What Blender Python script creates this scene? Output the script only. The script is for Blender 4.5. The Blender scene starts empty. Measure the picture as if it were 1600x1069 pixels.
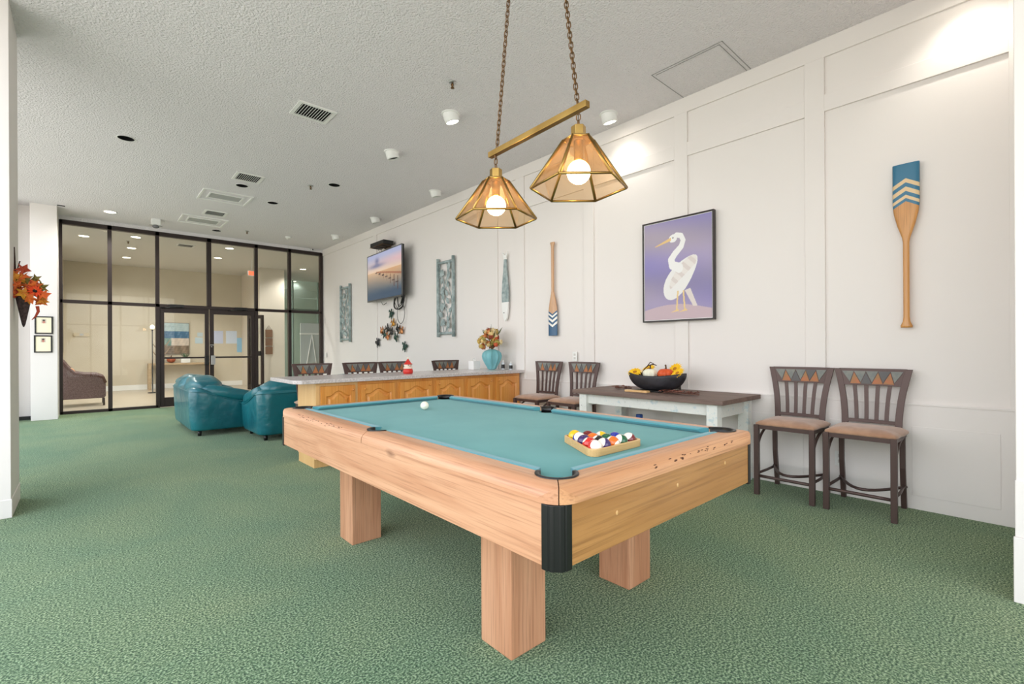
import bpy, bmesh, math, random
from mathutils import Vector, Matrix
PI = math.pi
random.seed(7)
S = bpy.context.scene
COL = S.collection

# ------------------------------------------------------------------ camera
cam_d = bpy.data.cameras.new('camera'); cam = bpy.data.objects.new('camera', cam_d); COL.objects.link(cam)
cam_d.sensor_width = 36.0; cam_d.lens = 740/1600*36; cam_d.shift_y = 9.9/1600
cam_d.clip_start = 0.05; cam_d.clip_end = 200
YAW = math.radians(42.07); ROLL = math.atan2(8, 1488)
cam.matrix_world = (Matrix.Translation((0, 0, 1.18)) @ Matrix.Rotation(-YAW, 4, 'Z') @ Matrix.Rotation(PI/2, 4, 'X') @ Matrix.Rotation(-ROLL, 4, 'Z'))
S.camera = cam

# ------------------------------------------------------------------ world and exposure
S.view_settings.view_transform = 'Standard'; S.view_settings.look = 'None'
S.view_settings.gamma = 1.0; S.view_settings.use_curve_mapping = False
S.view_settings.exposure = 0.35
W = bpy.data.worlds.new('sky'); S.world = W; W.use_nodes = True
nt = W.node_tree; nt.nodes.clear()
tc = nt.nodes.new('ShaderNodeTexCoord'); sx = nt.nodes.new('ShaderNodeSeparateXYZ'); rp = nt.nodes.new('ShaderNodeValToRGB')
mr = nt.nodes.new('ShaderNodeMapRange'); bg = nt.nodes.new('ShaderNodeBackground'); wo = nt.nodes.new('ShaderNodeOutputWorld')
nt.links.new(tc.outputs['Generated'], sx.inputs[0]); nt.links.new(sx.outputs['Z'], mr.inputs['Value'])
mr.inputs['From Min'].default_value = -1; mr.inputs['From Max'].default_value = 1
nt.links.new(mr.outputs[0], rp.inputs[0]); nt.links.new(rp.outputs[0], bg.inputs[0]); nt.links.new(bg.outputs[0], wo.inputs[0])
e = rp.color_ramp.elements
e[0].position = 0.0; e[0].color = (.50, .49, .45, 1)
e[1].position = 1.0; e[1].color = (.60, .78, 1.0, 1)
for p, c in ((.49, (.62, .61, .57, 1)), (.51, (1.0, 1.0, 1.0, 1))):
    k = e.new(p); k.color = c
bg.inputs['Strength'].default_value = 3.0

H_C = 3.68      # ceiling height
XR = 4.46       # right wall face
YF = 12.10      # storefront
YB = 18.0       # lobby back wall
XL = -1.05      # window wall
YN = -3.2       # rear wall

def portal(name, loc, rot, sx_, sy_):
    l = bpy.data.lights.new(name, 'AREA'); l.shape = 'RECTANGLE'; l.size = sx_; l.size_y = sy_
    l.cycles.is_portal = True
    o = bpy.data.objects.new(name, l); COL.objects.link(o); o.location = loc; o.rotation_euler = rot
    return o
# daylight through the glazed left side and the glazed rear wall (sky portals, no light of their own)
portal('window_daylight', (XL+.06, .80, 1.75), (0, -PI/2, 0), 3.5, 8.0)
portal('window_daylight', (XL+.06, 8.35, 1.75), (0, -PI/2, 0), 3.5, 5.7)
portal('window_daylight', (1.1, YN+.06, 1.75), (PI/2, 0, 0), 4.2, 3.5)

# ------------------------------------------------------------------ helpers
def lin(c):
    return tuple(((x/255)/12.92 if x/255 <= .04045 else ((x/255+.055)/1.055)**2.4) for x in c[:3])
def tag(o, label=None, cat=None, group=None, kind=None):
    if label: o['label'] = label
    if cat: o['category'] = cat
    if group: o['group'] = group
    if kind: o['kind'] = kind
    return o
def thing(name, label, cat, loc=(0, 0, 0), rz=0, group=None):
    o = bpy.data.objects.new(name, None); COL.objects.link(o); o.empty_display_size = .1
    o.location = loc; o.rotation_euler = (0, 0, rz)
    return tag(o, label, cat, group)
class MB:
    def __init__(s): s.v = []; s.f = []; s.sm = []
    def add(s, vs, fs, smooth=False, M=None):
        b = len(s.v)
        for p in vs:
            p = Vector(p)
            if M: p = M @ p
            s.v.append(tuple(p))
        for f in fs: s.f.append(tuple(i+b for i in f)); s.sm.append(smooth)
        return s
    def box(s, x0, x1, y0, y1, z0, z1, M=None):
        return s.add([(x0,y0,z0),(x1,y0,z0),(x1,y1,z0),(x0,y1,z0),(x0,y0,z1),(x1,y0,z1),(x1,y1,z1),(x0,y1,z1)],
                     [(0,3,2,1),(4,5,6,7),(0,1,5,4),(1,2,6,5),(2,3,7,6),(3,0,4,7)], False, M)
    def prism(s, pts, a, b, axis='z', M=None, smooth=False):
        """polygon pts (2-D) extruded from a to b along axis"""
        n = len(pts)
        def P(p, h):
            return {'z': (p[0], p[1], h), 'y': (p[0], h, p[1]), 'x': (h, p[0], p[1])}[axis]
        vs = [P(p, a) for p in pts]+[P(p, b) for p in pts]
        s.add(vs, [tuple(range(n))[::-1], tuple(range(n, 2*n))], False, M)
        b0 = len(s.v)-2*n
        for i in range(n):
            j = (i+1) % n
            s.f.append((b0+i, b0+j, b0+n+j, b0+n+i)); s.sm.append(smooth)
        return s
    def tube(s, path, r, n=10, closed=False, M=None, cap=True):
        P = [Vector(p) for p in path]; m = len(P); vs = []; up = None
        R = r if isinstance(r, (list, tuple)) else [r]*m
        for i, p in enumerate(P):
            if closed: t = P[(i+1) % m]-P[i-1]
            else: t = P[min(i+1, m-1)]-P[max(i-1, 0)]
            if t.length < 1e-9: t = Vector((0, 0, 1))
            t.normalize()
            if up is None:
                a = Vector((0, 0, 1)) if abs(t.z) < .9 else Vector((1, 0, 0)); up = t.cross(a).normalized()
            up = (up-t*up.dot(t))
            if up.length < 1e-6: up = t.orthogonal()
            up.normalize(); w = t.cross(up)
            for k in range(n):
                a = 2*PI*k/n; vs.append(p+(up*math.cos(a)+w*math.sin(a))*R[i])
        fs = []
        for i in range(m if closed else m-1):
            for k in range(n):
                a, b = i*n+k, i*n+(k+1) % n; c = ((i+1) % m)*n
                fs.append((a, b, c+(k+1) % n, c+k))
        s.add(vs, fs, True, M)
        if not closed and cap:
            b0 = len(s.v)-m*n
            s.f.append(tuple(b0+k for k in range(n))[::-1]); s.sm.append(False)
            s.f.append(tuple(b0+(m-1)*n+k for k in range(n))); s.sm.append(False)
        return s
    def lathe(s, prof, n=24, M=None, smooth=True):
        vs = []; m = len(prof)
        for r, z in prof:
            for k in range(n): a = 2*PI*k/n; vs.append((max(r, 1e-5)*math.cos(a), max(r, 1e-5)*math.sin(a), z))
        fs = [(i*n+k, i*n+(k+1) % n, (i+1)*n+(k+1) % n, (i+1)*n+k) for i in range(m-1) for k in range(n)]
        return s.add(vs, fs, smooth, M)
    def ell(s, c, r, n=16, m=10, e=1.0, M=None, wob=0, seed=0, e2=None):
        """superellipsoid"""
        e2 = e if e2 is None else e2
        def pw(x, q): return math.copysign(abs(x)**q, x)
        rnd = random.Random(seed); ph = [rnd.uniform(0, 6.28) for _ in range(6)]
        vs = []
        for i in range(m+1):
            t = -PI/2+PI*i/m
            for k in range(n):
                a = 2*PI*k/n
                x, y, z = pw(math.cos(t), e2)*pw(math.cos(a), e), pw(math.cos(t), e2)*pw(math.sin(a), e), pw(math.sin(t), e2)
                d = 1+wob*(math.sin(5*x+ph[0]+2*z)+math.sin(6*y+ph[1]-3*z)+math.sin(7*z+ph[2]+3*x))/3 if wob else 1
                vs.append((c[0]+r[0]*x*d, c[1]+r[1]*y*d, c[2]+r[2]*z*d))
        fs = [(i*n+k, i*n+(k+1) % n, (i+1)*n+(k+1) % n, (i+1)*n+k) for i in range(m) for k in range(n)]
        return s.add(vs, fs, True, M)
    def build(s, name, mat, parent=None, loc=None, bevel=0, sub=0, weld=True, seg=2):
        me = bpy.data.meshes.new(name); me.from_pydata(s.v, [], s.f)
        me.polygons.foreach_set('use_smooth', s.sm)
        if weld:
            bm = bmesh.new(); bm.from_mesh(me); bmesh.ops.remove_doubles(bm, verts=bm.verts, dist=1e-5)
            bmesh.ops.recalc_face_normals(bm, faces=bm.faces); bm.to_mesh(me); bm.free()
        me.update()
        o = bpy.data.objects.new(name, me); COL.objects.link(o)
        if mat: me.materials.append(mat)
        if parent: o.parent = parent
        if loc: o.location = loc
        if bevel:
            b = o.modifiers.new('bevel', 'BEVEL'); b.width = bevel; b.segments = seg; b.limit_method = 'ANGLE'; b.angle_limit = math.radians(35)
            b.harden_normals = False
        if sub:
            b = o.modifiers.new('sub', 'SUBSURF'); b.levels = sub; b.render_levels = sub
        return o
def bake(o):
    dg = bpy.context.evaluated_depsgraph_get(); me = bpy.data.meshes.new_from_object(o.evaluated_get(dg)); o.modifiers.clear(); o.data = me
def boolean(o, cut_mb, op='DIFFERENCE'):
    c = cut_mb.build('cut', None); 
    if o.parent: c.parent = o.parent
    m = o.modifiers.new('b', 'BOOLEAN'); m.operation = op; m.solver = 'EXACT'; m.object = c
    bpy.context.view_layer.update(); bake(o); bpy.data.objects.remove(c, do_unlink=True)
def copy_tree(o, parent=None):
    c = o.copy(); COL.objects.link(c); c.parent = parent
    for ch in list(o.children): copy_tree(ch, c)
    return c
def T(x, y, z): return Matrix.Translation((x, y, z))
def R(a, ax='Z'): return Matrix.Rotation(a, 4, ax)

# ------------------------------------------------------------------ materials
def mat(name, col, rough=.5, metal=0, bump=None, coat=0, sheen=0, spec=.5, var=None):
    """col sRGB 0-255. var=(col2, scale, detail[, stretch]) noise mix; bump=(scale, strength[, dist])"""
    m = bpy.data.materials.new(name); m.use_nodes = True; n = m.node_tree.nodes; L = m.node_tree.links
    b = n['Principled BSDF']; b.inputs['Base Color'].default_value = (*lin(col), 1); b.inputs['Roughness'].default_value = rough
    b.inputs['Metallic'].default_value = metal; b.inputs['Coat Weight'].default_value = coat
    b.inputs['Sheen Weight'].default_value = sheen; b.inputs['Specular IOR Level'].default_value = spec
    if var or bump:
        t = n.new('ShaderNodeTexCoord')
    if var:
        mp = n.new('ShaderNodeMapping'); L.new(t.outputs['Object'], mp.inputs[0])
        mp.inputs['Scale'].default_value = var[3] if len(var) > 3 else (1, 1, 1)
        nz = n.new('ShaderNodeTexNoise'); nz.inputs['Scale'].default_value = var[1]; nz.inputs['Detail'].default_value = var[2]
        L.new(mp.outputs[0], nz.inputs[0]); rr = n.new('ShaderNodeValToRGB'); L.new(nz.outputs['Fac'], rr.inputs[0])
        rr.color_ramp.elements[0].position = .36; rr.color_ramp.elements[1].position = .66
        rr.color_ramp.elements[0].color = (*lin(col), 1); rr.color_ramp.elements[1].color = (*lin(var[0]), 1)
        L.new(rr.outputs[0], b.inputs['Base Color'])
    if bump:
        nz = n.new('ShaderNodeTexNoise'); nz.inputs['Scale'].default_value = bump[0]; nz.inputs['Detail'].default_value = 3
        L.new(t.outputs['Object'], nz.inputs[0]); bp = n.new('ShaderNodeBump'); bp.inputs['Strength'].default_value = bump[1]
        bp.inputs['Distance'].default_value = bump[2] if len(bump) > 2 else .01
        L.new(nz.outputs['Fac'], bp.inputs['Height']); L.new(bp.outputs[0], b.inputs['Normal'])
    return m
def wood(name, c1, c2, c3, axis='y', scale=9, rough=.38, coat=.15, knots=False):
    """grain runs along axis; object coordinates"""
    m = bpy.data.materials.new(name); m.use_nodes = True; n = m.node_tree.nodes; L = m.node_tree.links; b = n['Principled BSDF']
    b.inputs['Roughness'].default_value = rough; b.inputs['Coat Weight'].default_value = coat; b.inputs['Coat Roughness'].default_value = .25
    t = n.new('ShaderNodeTexCoord'); mp = n.new('ShaderNodeMapping'); L.new(t.outputs['Object'], mp.inputs[0])
    st = {'x': (.09, 1, 1), 'y': (1, .09, 1), 'z': (1, 1, .09)}[axis]; mp.inputs['Scale'].default_value = st
    wv = n.new('ShaderNodeTexNoise'); wv.inputs['Scale'].default_value = scale*1.2; wv.inputs['Detail'].default_value = 5; wv.inputs['Distortion'].default_value = 1.4
    L.new(mp.outputs[0], wv.inputs[0])
    mp2 = n.new('ShaderNodeMapping'); L.new(t.outputs['Object'], mp2.inputs[0]); mp2.inputs['Scale'].default_value = tuple(.3 if q < 1 else 1 for q in st)
    mp2.inputs['Scale'].default_value = tuple(.02 if q < 1 else 1 for q in st)
    fn = n.new('ShaderNodeTexNoise'); fn.inputs['Scale'].default_value = scale*22; fn.inputs['Detail'].default_value = 3; L.new(mp2.outputs[0], fn.inputs[0])
    r1 = n.new('ShaderNodeValToRGB'); L.new(wv.outputs['Fac'], r1.inputs[0]); e = r1.color_ramp.elements
    e[0].position = .35; e[0].color = (*lin(c1), 1); e[1].position = .68; e[1].color = (*lin(c2), 1)
    mx = n.new('ShaderNodeMix'); mx.data_type = 'RGBA'; r2 = n.new('ShaderNodeValToRGB'); L.new(fn.outputs['Fac'], r2.inputs[0])
    r2.color_ramp.elements[0].position = .5; r2.color_ramp.elements[1].position = .72
    r2.color_ramp.elements[1].color = (.55, .55, .55, 1)
    L.new(r2.outputs[0], mx.inputs['Factor']); L.new(r1.outputs[0], mx.inputs['A']); mx.inputs['B'].default_value = (*lin(c3), 1)
    out = mx.outputs['Result']
    if knots:
        vo = n.new('ShaderNodeTexVoronoi'); mk = n.new('ShaderNodeMapping'); L.new(t.outputs['Object'], mk.inputs[0])
        mk.inputs['Scale'].default_value = tuple(.45 if q < 1 else 1 for q in st); vo.inputs['Scale'].default_value = 2.6; L.new(mk.outputs[0], vo.inputs[0])
        r3 = n.new('ShaderNodeValToRGB'); L.new(vo.outputs['Distance'], r3.inputs[0]); r3.color_ramp.elements[0].position = .015; r3.color_ramp.elements[1].position = .06
        r3.color_ramp.elements[0].color = (.75, .75, .75, 1); r3.color_ramp.elements[1].color = (0, 0, 0, 1)
        m2 = n.new('ShaderNodeMix'); m2.data_type = 'RGBA'; L.new(r3.outputs[0], m2.inputs['Factor']); L.new(out, m2.inputs['A']); m2.inputs['B'].default_value = (*lin(tuple(int(q*.85) for q in c3)), 1)
        out = m2.outputs['Result']
    L.new(out, b.inputs['Base Color'])
    bp = n.new('ShaderNodeBump'); bp.inputs['Strength'].default_value = .15; bp.inputs['Distance'].default_value = .003
    L.new(fn.outputs['Fac'], bp.inputs['Height']); L.new(bp.outputs[0], b.inputs['Normal'])
    return m
def emit(name, col, s):
    m = bpy.data.materials.new(name); m.use_nodes = True; n = m.node_tree.nodes; n.clear()
    e = n.new('ShaderNodeEmission'); o = n.new('ShaderNodeOutputMaterial'); e.inputs[0].default_value = (*lin(col), 1); e.inputs[1].default_value = s
    m.node_tree.links.new(e.outputs[0], o.inputs[0]); return m
def thin_glass(name, tint, gloss=.07, rough=0.0, diff=0, dcol=(255, 255, 255), fres=True):
    m = bpy.data.materials.new(name); m.use_nodes = True; n = m.node_tree.nodes; n.clear(); L = m.node_tree.links
    tr = n.new('ShaderNodeBsdfTransparent'); tr.inputs[0].default_value = (*lin(tint), 1)
    gl = n.new('ShaderNodeBsdfGlossy'); gl.inputs['Roughness'].default_value = rough
    lw = n.new('ShaderNodeLayerWeight'); lw.inputs['Blend'].default_value = .25
    mrr = n.new('ShaderNodeMapRange'); L.new(lw.outputs['Fresnel'], mrr.inputs['Value']); mrr.inputs['To Min'].default_value = gloss*.5; mrr.inputs['To Max'].default_value = min(1, gloss*6)
    mx = n.new('ShaderNodeMixShader'); L.new(mrr.outputs[0], mx.inputs[0]); L.new(tr.outputs[0], mx.inputs[1]); L.new(gl.outputs[0], mx.inputs[2])
    last = mx
    if diff:
        d = n.new('ShaderNodeBsdfTranslucent'); d.inputs[0].default_value = (*lin(dcol), 1); m2 = n.new('ShaderNodeMixShader'); m2.inputs[0].default_value = diff
        d2 = n.new('ShaderNodeBsdfDiffuse'); d2.inputs[0].default_value = (*lin(dcol), 1); m3 = n.new('ShaderNodeMixShader'); m3.inputs[0].default_value = .4
        L.new(d.outputs[0], m3.inputs[1]); L.new(d2.outputs[0], m3.inputs[2])
        L.new(mx.outputs[0], m2.inputs[1]); L.new(m3.outputs[0], m2.inputs[2]); last = m2
    o = n.new('ShaderNodeOutputMaterial'); L.new(last.outputs[0], o.inputs[0]); return m
def attr_mat(name, rough=.5, emission=0):
    m = bpy.data.materials.new(name); m.use_nodes = True; n = m.node_tree.nodes; L = m.node_tree.links; b = n['Principled BSDF']
    a = n.new('ShaderNodeAttribute'); a.attribute_name = 'Col'; b.inputs['Roughness'].default_value = rough
    if emission:
        b.inputs['Base Color'].default_value = (.02, .02, .02, 1)
        L.new(a.outputs['Color'], b.inputs['Emission Color']); b.inputs['Emission Strength'].default_value = emission
    else: L.new(a.outputs['Color'], b.inputs['Base Color'])
    return m
def painted(name, w, h, nx, ny, fn, m, parent, M):
    """flat picture surface in local x (0..w) z (0..h), colour by fn(u, v)->sRGB, v up"""
    vs = [tuple(M @ Vector((w*i/nx, 0, h*j/ny))) for j in range(ny+1) for i in range(nx+1)]
    fs = [(j*(nx+1)+i, j*(nx+1)+i+1, (j+1)*(nx+1)+i+1, (j+1)*(nx+1)+i) for j in range(ny) for i in range(nx)]
    me = bpy.data.meshes.new(name); me.from_pydata(vs, [], fs); me.update()
    ca = me.color_attributes.new('Col', 'FLOAT_COLOR', 'POINT')
    buf = []
    for j in range(ny+1):
        for i in range(nx+1):
            buf.extend((*lin(fn(i/nx, j/ny)), 1.0))
    ca.data.foreach_set('color', buf)
    o = bpy.data.objects.new(name, me); COL.objects.link(o); me.materials.append(m); o.parent = parent
    return o

M_wall = mat('wall_paint', (234, 228, 224), .55, bump=(160, .08, .002))
M_lobby = mat('lobby_paint', (212, 203, 184), .6, bump=(160, .08, .002), var=((204, 194, 173), 1.2, 3))
M_ceil = mat('popcorn_ceiling', (236, 232, 234), .9, bump=(60, 1.0, .022))
M_white = mat('white_enamel', (238, 238, 235), .35)
M_black = mat('black_plastic', (16, 16, 17), .35)
M_dark = mat('black_hole', (6, 6, 6), .9)
M_bronze = mat('bronze_frame', (52, 42, 40), .4, metal=.3)
M_brass = mat('antique_brass', (184, 150, 86), .3, metal=.95, var=((150, 118, 62), 6, 2))
M_chain = mat('dark_brass_chain', (120, 92, 62), .4, metal=.9)
M_stool = mat('brown_hammered_metal', (84, 66, 62), .42, metal=.35, bump=(260, .12, .002))
M_seat = mat('tan_suede', (186, 146, 118), .9, sheen=.4, bump=(120, .15, .003), var=((158, 118, 92), 9, 4))
M_leather = mat('teal_leather', (16, 106, 116), .33, coat=.2, bump=(7, .35, .04), var=((10, 90, 102), 3, 3))
M_pine_y = wood('pale_pine_long', (214, 164, 128), (192, 136, 100), (152, 98, 66), 'y', 7, knots=True)
M_pine_x = wood('pale_pine_cross', (210, 156, 112), (188, 128, 84), (146, 92, 56), 'x', 7, knots=True)
M_pine_z = wood('pale_pine_upright', (206, 154, 120), (184, 128, 94), (138, 86, 60), 'z', 7, knots=True)
M_oak = wood('oak_laminate', (186, 136, 80), (162, 112, 60), (122, 80, 40), 'x', 6)
M_honey = wood('honey_maple', (230, 162, 82), (218, 140, 60), (190, 114, 44), 'z', 4, rough=.25, coat=.4)
M_honey_l = wood('pale_maple_end', (232, 190, 132), (222, 174, 112), (200, 148, 88), 'z', 4)
M_rack = wood('rack_wood', (226, 186, 130), (214, 168, 108), (190, 140, 80), 'x', 12)
M_cloth = mat('pool_cloth', (88, 152, 152), .95, sheen=.15, spec=.15, var=((96, 160, 159), 3, 4), bump=(400, .1, .001))
M_cush = mat('cushion_cloth', (82, 148, 158), .9, sheen=.25, spec=.2)
M_counter = mat('grey_laminate', (186, 178, 176), .25, var=((214, 206, 204), 60, 5))
M_glass = thin_glass('clear_glass', (251, 253, 252), .022)
M_amber = thin_glass('amber_glass', (248, 236, 220), .06, diff=.05, dcol=(255, 214, 160))
M_patina = mat('green_patina', (176, 188, 188), .7, var=((128, 146, 146), 14, 4))
M_paper = mat('white_paper', (240, 238, 236), .8)
M_slate1 = mat('slate_tile_grey', (128, 130, 122), .5, var=((110, 114, 112), 30, 3))
M_slate2 = mat('slate_tile_rust', (176, 104, 62), .5, var=((150, 112, 66), 30, 3))
M_slate3 = mat('slate_tile_dark', (88, 86, 86), .5)

def carpet():
    m = bpy.data.materials.new('green_carpet'); m.use_nodes = True; n = m.node_tree.nodes; L = m.node_tree.links; b = n['Principled BSDF']
    b.inputs['Roughness'].default_value = 1; b.inputs['Specular IOR Level'].default_value = .1; b.inputs['Sheen Weight'].default_value = .15
    t = n.new('ShaderNodeTexCoord')
    def nz(s, d, dist=0):
        q = n.new('ShaderNodeTexNoise'); q.inputs['Scale'].default_value = s; q.inputs['Detail'].default_value = d; q.inputs['Distortion'].default_value = dist
        L.new(t.outputs['Object'], q.inputs[0]); return q
    a = nz(120, 4); r = n.new('ShaderNodeValToRGB'); L.new(a.outputs['Fac'], r.inputs[0]); e = r.color_ramp.elements
    e[0].position = .38; e[0].color = (*lin((56, 82, 58)), 1); e[1].position = .62; e[1].color = (*lin((172, 188, 154)), 1)
    k = e.new(.5); k.color = (*lin((108, 132, 98)), 1)
    g = nz(1.1, 5, .6); r2 = n.new('ShaderNodeValToRGB'); L.new(g.outputs['Fac'], r2.inputs[0]); e = r2.color_ramp.elements
    e[0].position = .35; e[0].color = (.80, .92, .86, 1); e[1].position = .68; e[1].color = (1.12, 1.08, .96, 1)
    mx = n.new('ShaderNodeMix'); mx.data_type = 'RGBA'; mx.blend_type = 'MULTIPLY'; mx.inputs['Factor'].default_value = 1
    L.new(r.outputs[0], mx.inputs['A']); L.new(r2.outputs[0], mx.inputs['B']); L.new(mx.outputs['Result'], b.inputs['Base Color'])
    bp = n.new('ShaderNodeBump'); bp.inputs['Strength'].default_value = .8; bp.inputs['Distance'].default_value = .012
    L.new(a.outputs['Fac'], bp.inputs['Height']); L.new(bp.outputs[0], b.inputs['Normal'])
    return m
M_carpet = carpet()
M_tile = mat('lobby_floor', (200, 188, 170), .3, var=((184, 170, 150), 3, 4, (1, 6, 1)))

# ------------------------------------------------------------------ structure
def struct(name, mb, m, parent=None, bevel=0):
    o = mb.build(name, m, parent, bevel=bevel, weld=False)
    if not parent: o['kind'] = 'structure'
    return o
struct('floor', MB().box(XL-.1, XR+.1, YN-.1, YF, -.1, 0), M_carpet)
struct('floor_lobby', MB().box(-3.0, 9.2, YF, YB+3, -.1, -.002), M_tile)
def ceiling_mesh():
    """ceiling slab with round openings for the recessed lights"""
    mb = MB().box(XL-.1, XR+.1, YN-.1, YF+.05, H_C, H_C+.30)
    return mb
ceil = struct('ceiling', ceiling_mesh(), M_ceil)
HOLES = [(.373, 7.18), (1.79, 8.10), (2.39, 8.71), (2.83, 7.15), (2.06, 11.5)]
cut = MB()
for x, y in HOLES: cut.lathe([(0, H_C-.1), (.085, H_C-.1), (.085, H_C+.22), (0, H_C+.22)], 32, T(x, y, 0))
boolean(ceil, cut)
struct('ceiling_lobby', MB().box(-3.0, 9.2, YF+.05, YB+3, H_C, H_C+.2), mat('lobby_ceiling', (214, 212, 206), .9, bump=(48, .6, .012)))

# right wall: base plane with raised stiles and rails
wr = MB().box(XR+.02, XR+.2, YN, YF+.05, 0, H_C)
x0, x1 = XR, XR+.02
wr.box(x0, x1, -.05, YF, 3.53, H_C)                  # top rail
wr.box(x0, x1, -.05, YF, 0, .765)                    # wainscot
ST = ((-.05, .115), (1.148, 1.29), (2.325, 2.465), (3.50, 3.645), (4.69, 4.86), (5.25, 5.29), (9.08, 9.25))
for k in range(4): wr.box(x0, x1, ST[k][1], ST[k+1][0], 3.09, 3.225)   # frieze rail
for a, b in ST:
    wr.box(x0, x1, a, b, .765, 3.53)
wr.box(x0-.006, x0, -.05, YF, .752, .768)            # dado bead
for a, b in ((.16, 1.12), (1.31, 2.30), (2.49, 3.48)):   # faint wainscot panels
    m_ = (a+b)/2
    for c, d in ((a, m_-.03), (m_+.03, b)):
        wr.box(x0-.004, x0, c, d, .10, .60)
struct('wall_right', wr, M_wall, bevel=.002)
struct('trim_1', MB().box(3.185, XR+.1, -.75, .067, 0, H_C).box(3.170, 3.19, -.76, .075, 0, .30).box(3.178, 3.19, -.76, .070, .30, .56), M_wall, bevel=.003)  # return wall beside the camera
# left piers between the windows
struct('wall_left', MB().box(XL-.1, -.39, 4.87, 5.44, 0, H_C).box(XL-.1, -.385, 4.865, 5.445, 0, .13)
       .box(XL-.1, XL, 5.44, 5.75, 0, H_C), M_wall, bevel=.003)
struct('wall_left_far', MB().box(-.675, -.345, 11.33, YF-.02, 0, H_C).box(XL-.1, -.66, 11.62, YF, 0, H_C).box(XL-.1, XL, 11.25, YF, 0, H_C), M_wall, bevel=.003)
struct('baseboard_left', MB().box(XL, -.675, 11.57, 11.62, 0, .06), M_black)
# near pier behind the camera and rear wall
struct('wall_rear', MB().box(3.2, XR+.2, YN-.1, YN, 0, H_C).box(XL-.1, XL+.3, YN-.1, YN, 0, H_C), M_wall)
def window(name, pts, z0, z1, horiz):
    """frame with mullions along a wall; pts are the upright centres"""
    mb = MB()
    for p in pts:
        if horiz == 'y': mb.box(XL-.03, XL+.03, p-.03, p+.03, z0, z1)
        else: mb.box(p-.03, p+.03, YN-.03, YN+.03, z0, z1)
    for z in (z0+.03, 2.3, z1-.03):
        if horiz == 'y': mb.box(XL-.025, XL+.025, pts[0], pts[-1], z-.03, z+.03)
        else: mb.box(pts[0], pts[-1], YN-.025, YN+.025, z-.03, z+.03)
    return struct(name, mb, M_bronze)
window('window_2', [YN+.02, -1.5, .1, 1.7, 3.3, 4.85], 0, H_C, 'y')
window('window_3', [5.75, 7.1, 8.5, 9.9, 11.25], 0, H_C, 'y')
window('window_4', [XL+.3, .2, 1.2, 2.2, 3.2], 0, H_C, 'x')

# ------------------------------------------------------------------ storefront (window_1) and its doors
MX = [-.33, .37, 1.115, 2.02, 2.95, 3.68, XR-.03]
ZT = 3.60
fr = MB()
for i, x in enumerate(MX):
    w = .032 if i not in (3,) else .04
    if i == 3: fr.box(x-w, x+w, YF-.05, YF+.05, 2.12, ZT)
    else: fr.box(x-w, x+w, YF-.05, YF+.05, 0, ZT)
fr.box(MX[0], MX[-1], YF-.05, YF+.05, ZT-.07, ZT+.01)
fr.box(MX[0], MX[-1], YF-.05, YF+.05, 2.07, 2.13)
fr.box(MX[0], MX[2], YF-.05, YF+.05, 0, .05); fr.box(MX[4], MX[-1], YF-.05, YF+.05, 0, .05)
win = struct('window_1', fr, M_bronze)
for i in range(6):
    MB().box(MX[i]+.03, MX[i+1]-.03, YF-.004, YF+.004, 2.13, ZT-.07).build('pane', M_glass, win)
    if i not in (2, 3): MB().box(MX[i]+.03, MX[i+1]-.03, YF-.004, YF+.004, .05, 2.07).build('pane', M_glass, win)
struct('trim_2', MB().box(-.345, XR, YF-.045, YF+.05, ZT+.01, H_C), M_ceil)
M_steel = mat('brushed_steel', (190, 190, 188), .3, metal=.9)
for n_, (a, b, hs) in enumerate(((1.15, 2.015, 1), (2.03, 2.915, -1))):
    d = MB().box(a, a+.075, YF-.025, YF+.025, .01, 2.07).box(b-.075, b, YF-.025, YF+.025, .01, 2.07)
    d.box(a+.07, b-.07, YF-.025, YF+.025, 1.96, 2.07).box(a+.07, b-.07, YF-.025, YF+.025, .01, .20)
    dr = struct('door_%d' % (n_+1), d, M_bronze)
    MB().box(a+.07, b-.07, YF-.004, YF+.004, .19, 1.97).build('pane', M_glass, dr)
    MB().box(a+.05, b-.05, YF-.075, YF-.05, 1.0, 1.035).build('push_bar', M_bronze, dr)
    hx = b-.05 if hs == 1 else a+.05
    MB().box(hx-.04, hx+.04, YF-.10, YF-.025, .86, 1.06).build('handle', M_steel if hs == -1 else M_black, dr, bevel=.006)
    cx = (a+b)/2-.15*hs
    MB().box(cx-.12, cx+.12, YF-.11, YF-.03, 2.075, 2.13).tube([(cx+.1, YF-.09, 2.07), (cx-.1, YF-.22, 2.06), (cx-.25, YF-.06, 2.05)], .01, 6).build('door_closer', M_black, dr)
    if n_ == 1: MB().lathe([(0, 0), (.012, 0), (.012, .012), (0, .012)], 12, T(hx-.02, YF-.03, 1.25) @ R(PI/2, 'X')).box(hx-.05, hx+.03, YF-.06, YF-.045, 1.28, 1.295).build('lock', M_steel, dr)

# lobby shell
struct('wall_lobby_back', MB().box(-3, 4.0, YB, YB+.1, 0, H_C), M_lobby)
struct('wall_lobby_left', MB().box(-.55, -.42, 15.2, YB, 0, H_C), M_lobby)
struct('wall_lobby_right', MB().box(3.95, 4.66, 15.8, YB+.1, 0, H_C), mat('lobby_white', (226, 216, 202), .6))
struct('wall_lobby_far', MB().box(4.6, 9.2, YB+2.8, YB+2.9, 0, H_C).box(9.1, 9.2, YF, YB+2.9, 0, H_C).box(XR+.1, 9.2, YF-.05, YF+.02, 0, H_C), mat('corridor_wall', (212, 214, 206), .6))
struct('wall_lobby_side', MB().box(-3, -2.9, YF, YB, 0, H_C), M_lobby)
struct('baseboard_lobby', MB().box(-.42, 3.95, YB-.02, YB, 0, .15), M_white)
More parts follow.
